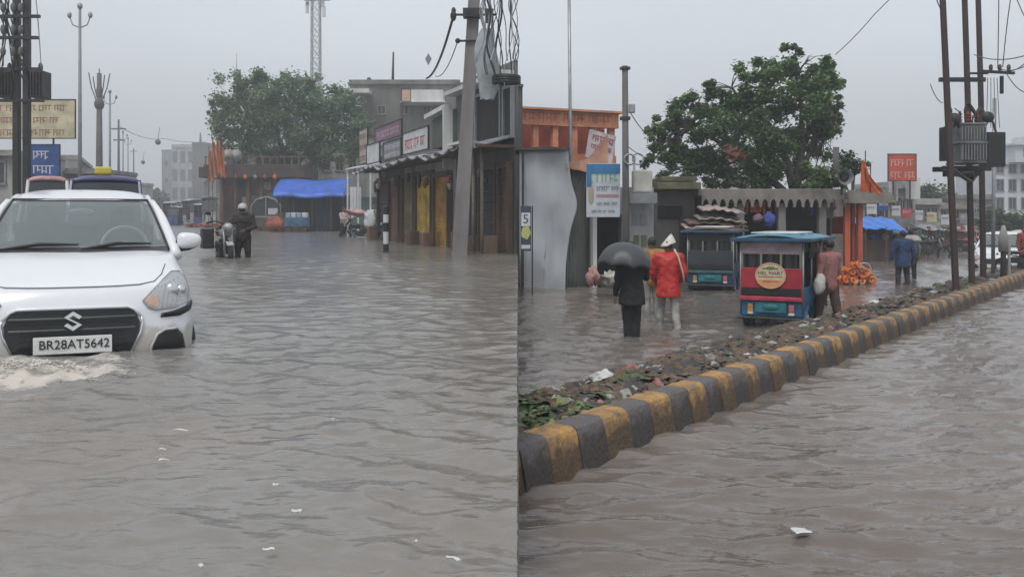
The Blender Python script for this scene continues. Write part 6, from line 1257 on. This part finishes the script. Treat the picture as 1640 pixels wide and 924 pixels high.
# two people beside the rickshaw
make_person('person in dark green clothes standing close to the right side of the nearest rickshaw', (X_(1302, 16.4), 16.4, GR + .03), math.pi * .5, dict(kl=(.09, -.03, .47)), top=mat('dark_green_cloth', (.02, .035, .03), .8, .3, 5, .2), legs=mat('teal_dark', (.015, .03, .03), .8, .3, 5, .2))
pm = make_person('person in a faded pink shirt and brown trousers beside the nearest rickshaw', (X_(1321, 16.3), 16.1, GR + .04), math.pi * 1.15, dict(kl=(.10, -.12, .47), al=(.10, -.16, .08), kr=(-.10, .08, .47), ar=(-.10, .18, .08), er=(-.25, -.02, 1.10), wr=(-.22, -.14, .90)), top=mat('faded_pink', (.30, .13, .12), .8, .2, 4, .3), legs=mat('brown_trousers', (.07, .04, .03), .8, .3, 5, .2))
tag(obj('carrier_bag', blob((0, 0, 0), (.09, .06, .16), 71, amp=.35), mat('bag_pale', (.50, .48, .46), .5, .2, 5, .2), smooth=True, loc=at(1313, 455, 15.7)), 'pale carrier bag held by the person in faded pink', 'bag')
# crouched goods by the shed
Y = 21.8; tag(obj('goods_bundle', blob((0, 0, 0), (.15, .2, .20), 81, amp=.7), mat('bundle_pink', (.48, .27, .23), .8, .3, 5, .3), smooth=True, loc=at(950, 443, Y)), 'pink bundle at the foot of the tin shed', 'bundle'); tag(obj('goods_bundle', blob((0, 0, 0), (.22, .2, .14), 82, amp=.7), mat('bundle_cream', (.45, .42, .36), .8, .3, 5, .3), smooth=True, loc=at(975, 447, Y)), 'cream bundle right of the pink one by the doorway', 'bundle')
# blue coat walker
YC = 25.4; M_navy = mat('navy_coat', (.015, .04, .12), .7, .3, 4, .3)
pc = make_person('person in a navy blue coat wading up the right street', (X_(1446, YC), YC, GR + .03), math.pi, dict(kl=(.11, -.05, .47), al=(.13, 0, .08), kr=(-.11, -.02, .47), ar=(-.12, .06, .08), el=(.28, .0, 1.10), wl=(.31, -.06, .86), er=(-.28, .0, 1.1), wr=(-.31, -.05, .86)), top=M_navy, legs=mat('dark_grey_cloth', (.03, .03, .035), .8, .3, 5, .2), coat=M_navy, loose=.03)
u2 = thing('umbrella', 'folding pale umbrella beyond the person in the navy coat', 'umbrella', at(1459, 386, 28)); o = obj('canopy', MB().grid(lambda a, b_: (.30 * math.sin(b_ * 1.5) * math.cos(a * 6.283), .30 * math.sin(b_ * 1.5) * math.sin(a * 6.283), .18 * math.cos(b_ * 1.5)), 24, 8), mat('umbrella_pale', (.35, .34, .32), .6, .2, 4, .1), u2, smooth=True); o = obj('shaft', MB().tube([(0, 0, .2), (0, 0, -.4)], .01, 6), M_iron, u2)
make_person('person in grey walking under the pale umbrella beyond the navy coat', (X_(1461, 28), 28.1, GR + .03), math.pi, {}, top=M_grey, legs=M_tr)

# --- transformer on three poles standing on the median
S_0 = .17
tr = thing('transformer_structure', 'transformer on three tall dark poles standing on the striped median', 'transformer', (X_(1532, 21.0), 21.0, S_0 - .3))
O = Vector(tr.location)
PP = [(1532, 1517, 1507, 21.0), (1557, 1550, 1543, 23.2), (1575, 1571, 1565, 24.8)]
for pb, pm2, pt, Y in PP:
    a = Vector((X_(pb, Y), Y, S_0 - .3)) - O; m_ = at(pm2, 160, Y) - O; c_ = at(pt, -60, Y) - O
    mb = MB(); mb.tube([a, m_, c_], [.085, .08, .075], 4); obj('post', mb, M_rust, tr, bevel=.012)
def L_(px, py, Y): return at(px, py, Y) - O
tk = MB(); c_ = L_(1547, 232, 22.6); tk.box(c_, (.62, .7, .92)); tk.box(c_ + Vector((0, 0, .02)), (.70, .78, .06)); tk.box(c_ + Vector((0, 0, .47)), (.70, .78, .05)); tk.box(c_ + Vector((0, 0, -.45)), (.66, .74, .05)); obj('tank', tk, mat('tank_grey', (.15, .155, .165), .5, .35, 3, .2, c2=(.06, .055, .05)), tr, bevel=.02)
fn = MB()
for k_ in range(9): fn.box(c_ + Vector((-.28 + .07 * k_, -.38, -.21)), (.02, .10, .36)); fn.box(c_ + Vector((-.28 + .07 * k_, -.38, .24)), (.02, .06, .30))
obj('cooling_fins', fn, M_grey, tr); bs = MB()
for k_ in range(3): q_ = c_ + Vector((-.2 + .2 * k_, -.1, .5)); bs.tube([q_, q_ + Vector((0, 0, .30))], [.05, .03], 8); [bs.ell(q_ + Vector((0, 0, .08 + .07 * j)), (.07, .07, .02), 10, 4) for j in range(3)]
obj('bushing', bs, M_redw, tr, smooth=True)
for px, py, Y, w_, h_ in ((1514, 231, 21.6, .17, .78), (1590, 240, 23.4, .50, .86)):
    o = obj('switch_panel', MB().box(L_(px, py, Y), (w_, .3, h_)), M_iron, tr, bevel=.02); obj('panel_door', MB().box(L_(px, py, Y) + Vector((0, -.16, 0)), (w_ * .8, .02, h_ * .86)), M_black, o)
pf = MB(); pf.box(L_(1548, 270, 22.6), (1.15, .12, .12)); pf.box(L_(1548, 270, 22.6) + Vector((0, .5, 0)), (1.15, .12, .12)); pf.box(L_(1548, 270, 22.6) + Vector((0, .25, -.12)), (.7, .5, .12)); pf.tube([L_(1520, 268, 21.6), L_(1555, 292, 22.6), L_(1572, 268, 24)], .05, 6); pf.ell(L_(1546, 278, 22.5), (.2, .2, .12)); obj('platform', pf, M_iron, tr)
for a_, r_ in (([L_(1518, 205, 21.6), L_(1532, 190, 22.4), L_(1540, 205, 22.5)], .07), ([L_(1550, 165, 22.4), L_(1562, 182, 22.6), L_(1570, 176, 22.6)], .05), ([L_(1572, 175, 24), L_(1590, 196, 23.5), L_(1596, 215, 23.4)], .03)): obj('stay', MB().tube(a_, r_, 6), M_iron, tr)
obj('cable_box', MB().ell(L_(1529, 192, 22), (.14, .12, .16)), M_iron, tr, smooth=True); obj('cable_box', MB().ell(L_(1582, 188, 23), (.16, .1, .14)), M_iron, tr, smooth=True)
obj('crossarm', MB().box(L_(1541, 128, 22.6), (1.1, .1, .1)), M_iron, tr)
cb_ = MB()
for k_ in range(7): a = L_(1528 + k_ * 6, 205, 22.3); b_ = L_(1520 + k_ * 9, 165 + (k_ % 3) * 9, 22.3); cb_.tube([a, (a + b_) / 2 + Vector((.12 * math.sin(k_ * 2), 0, .12)), b_], .014, 5)
obj('jumper_cables', cb_, M_black, tr, smooth=True)
# insulator crossarm and slim pole behind
t = thing('slim_pole', 'slim pale pole standing right behind the transformer', 'pole', G(1590, 27)); h_ = Z_(158, 27) - GR; obj('post', MB().tube([(0, 0, 0), (.05, 0, h_)], .055, 8), M_metal, t, smooth=True)
t = thing('pole_crossarm', 'crossarm with insulators holding wires above the transformer at the right', 'crossarm', at(1598, 116, 24)); obj('bar', MB().box((0, 0, 0), (.85, .07, .07), ry=.06), M_iron, t); obj('brace', MB().box((-.4, .2, -.0), (.5, .05, .05)), M_iron, t)
for x in (-.18, .05, .28): obj('insulator', MB().tube([(x, 0, 0), (x, 0, .10), (x, 0, .16), (x, 0, .2)], [.03, .05, .05, .02], 8), M_wood, t, smooth=True)
obj('insulator', MB().tube([(.1, 0, -.1), (.1, 0, -.55)], [.05, .05], 8), M_iron, t)
g = random.Random(21)
ws_l = ['highest', 'second', 'third', 'fourth', 'fifth', 'sixth', 'seventh', 'eighth', 'ninth', 'tenth']
for i, (a, b_, Ya, Yb, sg) in enumerate((((1604, 112), (1660, 95), 24, 20, .1), ((1612, 118), (1665, 148), 24, 18, .2), ((1618, 114), (1660, 80), 24, 19, .1), ((1600, -20), (1598, 110), 23, 24, .1), ((1622, -20), (1606, 108), 23, 24, -.2), ((1625, -10), (1662, 60), 23, 20, .1), ((1497, -10), (1506, 14), 20, 21, .02), ((1640, 90), (1560, 88), 20, 24, .1), ((1432, -8), (1400, 24), 26, 27, .0), ((1400, 24), (1338, 88), 27, 29, .05))):
    wire(at(*a, Ya), at(*b_, Yb), sg, .012, 'thin overhead wire by the right transformer' if i not in (8, 9) else ('upper piece of the wire slanting down to the big tree', 'lower piece of the wire slanting down to the big tree')[i - 8], 'thin wires over the right street' if i < 8 else None)
for i in range(4): wire(at(1582 + i * 5, 125, 24), at(1580 + i * 7, 205, 23.6), .02 * i, .009, 'thin vertical drop wire right of the transformer poles', 'drop wires at the transformer')
wire(at(1490, 135, 22), at(1510, 165, 21.6), .1, .010, 'short loose wire left of the transformer poles')
# --- far right street: stalls, billboard, buildings, trees, cars
Y = 38; x0 = X_(1376, Y); W_ = X_(1447, Y) - x0; s_ = thing('tarpaulin_stall', 'stall under a bright blue tarpaulin on the far side of the right street', 'stall', (x0, Y, GR)); zt = Z_(348, Y) - GR
def t2f(a, b_): return (W_ * a, -.7 + 1.8 * b_, zt - .48 + .40 * b_ + .10 * math.sin(a * 3.1) - .18 * a * (1 - b_) + .03 * math.sin(a * 21 + b_ * 5))
o = obj('tarpaulin', MB().grid(t2f, 30, 10), mat('bright_blue_tarp', (.02, .17, .62), .4, .2, 2, .4, 6), s_, smooth=True); q = o.modifiers.new('s', 'SOLIDIFY'); q.thickness = .03
for a in (.04, .5, .96): obj('post', MB().tube([(W_ * a, -.5, 0), (W_ * a, -.5, zt - .4)], .035, 6), M_wood, s_)
obj('counter', MB().box((W_ / 2, .3, .65), (W_ - .1, .7, .9)), M_wood, s_); obj('back_cloth', MB().box((W_ / 2, 1.1, zt / 2 - .1), (W_, .05, zt - .4)), M_dark, s_)
for i in range(4): obj('goods', blob((.25 + i * .42, .1, 1.2), (.16, .16, .14), 90 + i, amp=.2), (M_wood2, SGB, M_grey, M_iron)[i], s_, smooth=True)
def stall(px0, px1, Y, ztop, label, m, goods, hl=.5):
    x0 = X_(px0, Y); W_ = X_(px1, Y) - x0; t = thing('market_stall', label, 'stall', (x0, Y, GR)); zt = Z_(ztop, Y) - GR
    o = obj('roof_sheet', MB().grid(lambda a, b_: (W_ * a - .05 + .1 * a, -.6 + 2.0 * b_, zt - .25 + .25 * b_ + .03 * math.sin(a * 13)), 16, 4), m, t, smooth=True); q = o.modifiers.new('s', 'SOLIDIFY'); q.thickness = .04
    for a in (.03, .97): obj('post', MB().tube([(W_ * a, -.4, 0), (W_ * a, -.4, zt - .2)], .04, 6), M_wood, t)
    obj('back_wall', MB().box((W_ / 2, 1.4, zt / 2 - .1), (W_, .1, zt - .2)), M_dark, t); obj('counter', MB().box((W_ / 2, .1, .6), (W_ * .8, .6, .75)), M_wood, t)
    gg = random.Random(int(px0)); n = 5
    for i in range(n): obj('goods', MB().box((W_ * (.16 + .17 * i), -.1, 1.15 + gg.uniform(0, .15)), (W_ * .12, .3, .35 + gg.uniform(-.1, .2))), gg.choice(goods), t, bevel=.03)
    return t
GS = [M_wood2, M_grey, SGW, M_redw, mat('goods_green', (.05, .13, .09), .7, .3, 3, .1)]
stall(1446, 1476, 44, 370, 'dark stall with a greenish roof right of the bright blue tarpaulin', mat('green_sheet', (.09, .17, .14), .7, .3, 2, .2), GS)
stall(1476, 1506, 48, 360, 'low stall with a grey roof, second after the blue tarpaulin', M_metal, GS)
stall(1504, 1532, 53, 362, 'stall with brown roof just left of the transformer poles', M_wood2, GS)
stall(1536, 1562, 58, 364, 'stall with red goods seen between the transformer poles', mat('roof_pinkish', (.34, .22, .22), .7, .3, 2, .2), [M_redw, SGR, SGW])
# buildings behind
bl = [(1378, 1428, 46, 322, mat('wall_ochre', (.24, .20, .15), .85, .4, 1, .2), 'low ochre house behind the blue tarpaulin stall'), (1424, 1466, 50, 300, mat('wall_pale', (.38, .37, .36), .85, .35, 1, .2), 'pale house below the red billboard'), (1462, 1506, 56, 326, M_plast, 'low house with a tiled lean roof right of the billboard'), (1502, 1560, 62, 333, mat('wall_tan', (.26, .22, .18), .85, .4, 1, .2), 'tan house behind the transformer poles'), (1556, 1592, 70, 318, M_conc, 'grey house right behind the transformer poles')]
for a, b_, Y, top, m_, lab in bl: building('house', lab, (X_(a, Y), Y, GR), 0, X_(b_, Y) - X_(a, Y), 5, Z_(top, Y) - GR, 2, 3, m_, parapet=.3, x0=.2, ww=.32, wh=.5, z0=.6)
for i, (px, py, Y, w_, m_) in enumerate(((1396, 335, 44, .55, SGW), (1414, 330, 44, .5, SGB), (1434, 338, 47, .55, SGW), (1452, 342, 47, .5, SGR), (1470, 345, 52, .8, SGW), (1492, 348, 52, .8, SGC), (1515, 352, 55, .9, SGW), (1545, 350, 58, .8, SGG))):
    t, W_, H_ = sign2(px - 8, px + 8, py - 8, py + 8, Y, m_, ['small white board, first over the far stalls from the left', 'small blue board, second over the far stalls', 'small white board, third over the far stalls, above the navy coat', 'small red board, fourth over the far stalls', 'small white board, fifth over the far stalls', 'small cream board, sixth over the far stalls', 'small white board left of the transformer poles, seventh over the far stalls', 'small grey board seen between the transformer poles'][i])
    a = MB(); script_line(a, .04, W_ * .95, H_ * .6, H_ * .3, -.03, random.Random(i)); obj('lettering', a, INKD if m_ in (SGW, SGC) else SGW, t)
bb = board(1422, 1467, Z_(290, 48), Z_(247, 48), mat('billboard_red', (.50, .07, .035), .6, .25, 1, .05), 'red billboard with pale lettering over the pale house', mat('bb_ink', (.60, .35, .28), .6, .1, 3, 0), 2, rowd=False, Y=48, name='billboard', posts=True)
tag(obj('roof_structure', MB().box((0, 0, 0), (.55, .5, 1.1)).box((-.9, 0, .0), (.08, .4, 1.4)).box((-1.15, 0, .1), (.06, .4, 1.6)), M_white, loc=at(1462, 302, 49)), 'white stair box and posts on the roof beside the red billboard', 'roof box')
for i, (px, Y, h_, lab, lst) in enumerate(((1482, 75, 284, 'rounded dark green tree right of the red billboard', LMD), (1506, 80, 290, 'green tree left of the transformer poles', LM), (1535, 85, 318, 'low green tree seen between the transformer poles', LM), (1600, 60, 326, 'dense green tree left of the white block and behind the parked cars', LMD), (1620, 62, 334, 'smaller green tree touching the foot of the white block', LMD))):
    zt = Z_(h_, Y) - GR; r = 1.15 if i < 3 else .9
    make_tree(lab, (X_(px, Y), Y, GR), ([(0, 0, 0), (0, 0, zt * .5)], [.2, .12]), [([(0, 0, zt * .4), (.4, 0, zt * .7)], [.1, .05])], [((0, 0, zt - r), r), ((r * .8, 0, zt - 1.6 * r), r), ((-r * .8, .2, zt - 1.5 * r), r), ((0, 0, zt - 2.2 * r), r * 1.1), ((r * .9, 0, zt - 2.6 * r), r * .9), ((-r, 0, zt - 2.6 * r), r * .9)], 3200, .26, lst, 70 + i)
wbk = building('white_block', 'white four storey block with rows of dark windows at the right edge', (X_(1590, 95), 95, GR), 0, 9.0, 8, Z_(262, 95) - GR, 4, 7, mat('far_white', (.60, .63, .66), .7, .1, .5, .05), parapet=.3, x0=.4, ww=.65, wh=1.1, z0=.9)
obj('penthouse', MB().box((4.9, 1.0, Z_(262, 95) - GR + .9), (6.8, 5, 1.7)).box((4.9, .9, Z_(262, 95) - GR + 1.85), (7.4, 5.6, .2)).box((5.5, 1.0, Z_(262, 95) - GR + 2.4), (4.5, 3, .7)), mat('far_white', (.60, .63, .66)), wbk)
for x in (2.6, 4.0, 5.4): obj('window', MB().box((x, -1.52, Z_(262, 95) - GR + 1.0), (.6, .06, .9)), M_glassd, wbk)
# cars at the right edge
make_car('white car facing the camera just right of the transformer poles', plate=False, loc=(X_(1594, 33), 33, WR), rz=-.60)
make_car('dirty white car half cut by the right edge, beyond the first white one', plate=False, loc=(X_(1640, 37), 37, WR), rz=-.55, paint=mat('dirty_white_paint', (.50, .47, .43), .4, .2, 2, 0, coat=.3))
Y = 26.3; t = thing('marker_post', 'pale pointed marker post with a dark foot on the median end', 'post', (X_(1607, Y), Y, .12)); obj('foot', MB().tube([(0, 0, 0), (0, 0, .72)], [.09, .075], 8), M_iron, t); obj('pale_head', MB().tube([(0, 0, .72), (0, 0, 1.15), (0, 0, 1.45)], [.13, .12, .04], 10), M_plast, t, smooth=True); obj('side_strip', MB().box((.16, 0, .55), (.07, .05, 1.2)), M_plast, t)
make_bike('dark motorcycle at the right edge beside the cars', (X_(1637, 30), 30, GR + .1), .6, M_redw)
make_person('rider in a dark red jacket standing at the right edge', (X_(1640, 31), 31, GR + .1), .3, {}, top=M_redw, legs=M_tr)
make_bike('red scooter like motorcycle between the transformer poles and the stalls', (X_(1545, 45), 45, GR + .1), 1.0, SGR)
for i, (px, lab) in enumerate(((1487, 'dark motorcycle parked before the far stalls, left one'), (1503, 'dark motorcycle parked before the far stalls, right one'))): make_bike(lab, (X_(px, 42), 42 + i * 2, GR + .1), 1.3, M_black)

# ================================================================== air
bpy.context.view_layer.update()
hz = MB(); hz.box((0, 195, 21.5), (760, 470, 47)); hm = bpy.data.materials.new('haze'); hm.use_nodes = True; hn = hm.node_tree; hn.nodes.remove(hn.nodes['Principled BSDF'])
pv = hn.nodes.new('ShaderNodeVolumePrincipled'); pv.inputs['Color'].default_value = (.93, .95, .97, 1); pv.inputs['Density'].default_value = .0029; pv.inputs['Anisotropy'].default_value = .2
hn.links.new(pv.outputs[0], hn.nodes['Material Output'].inputs['Volume'])
tag(obj('haze', hz, hm), kind='stuff')
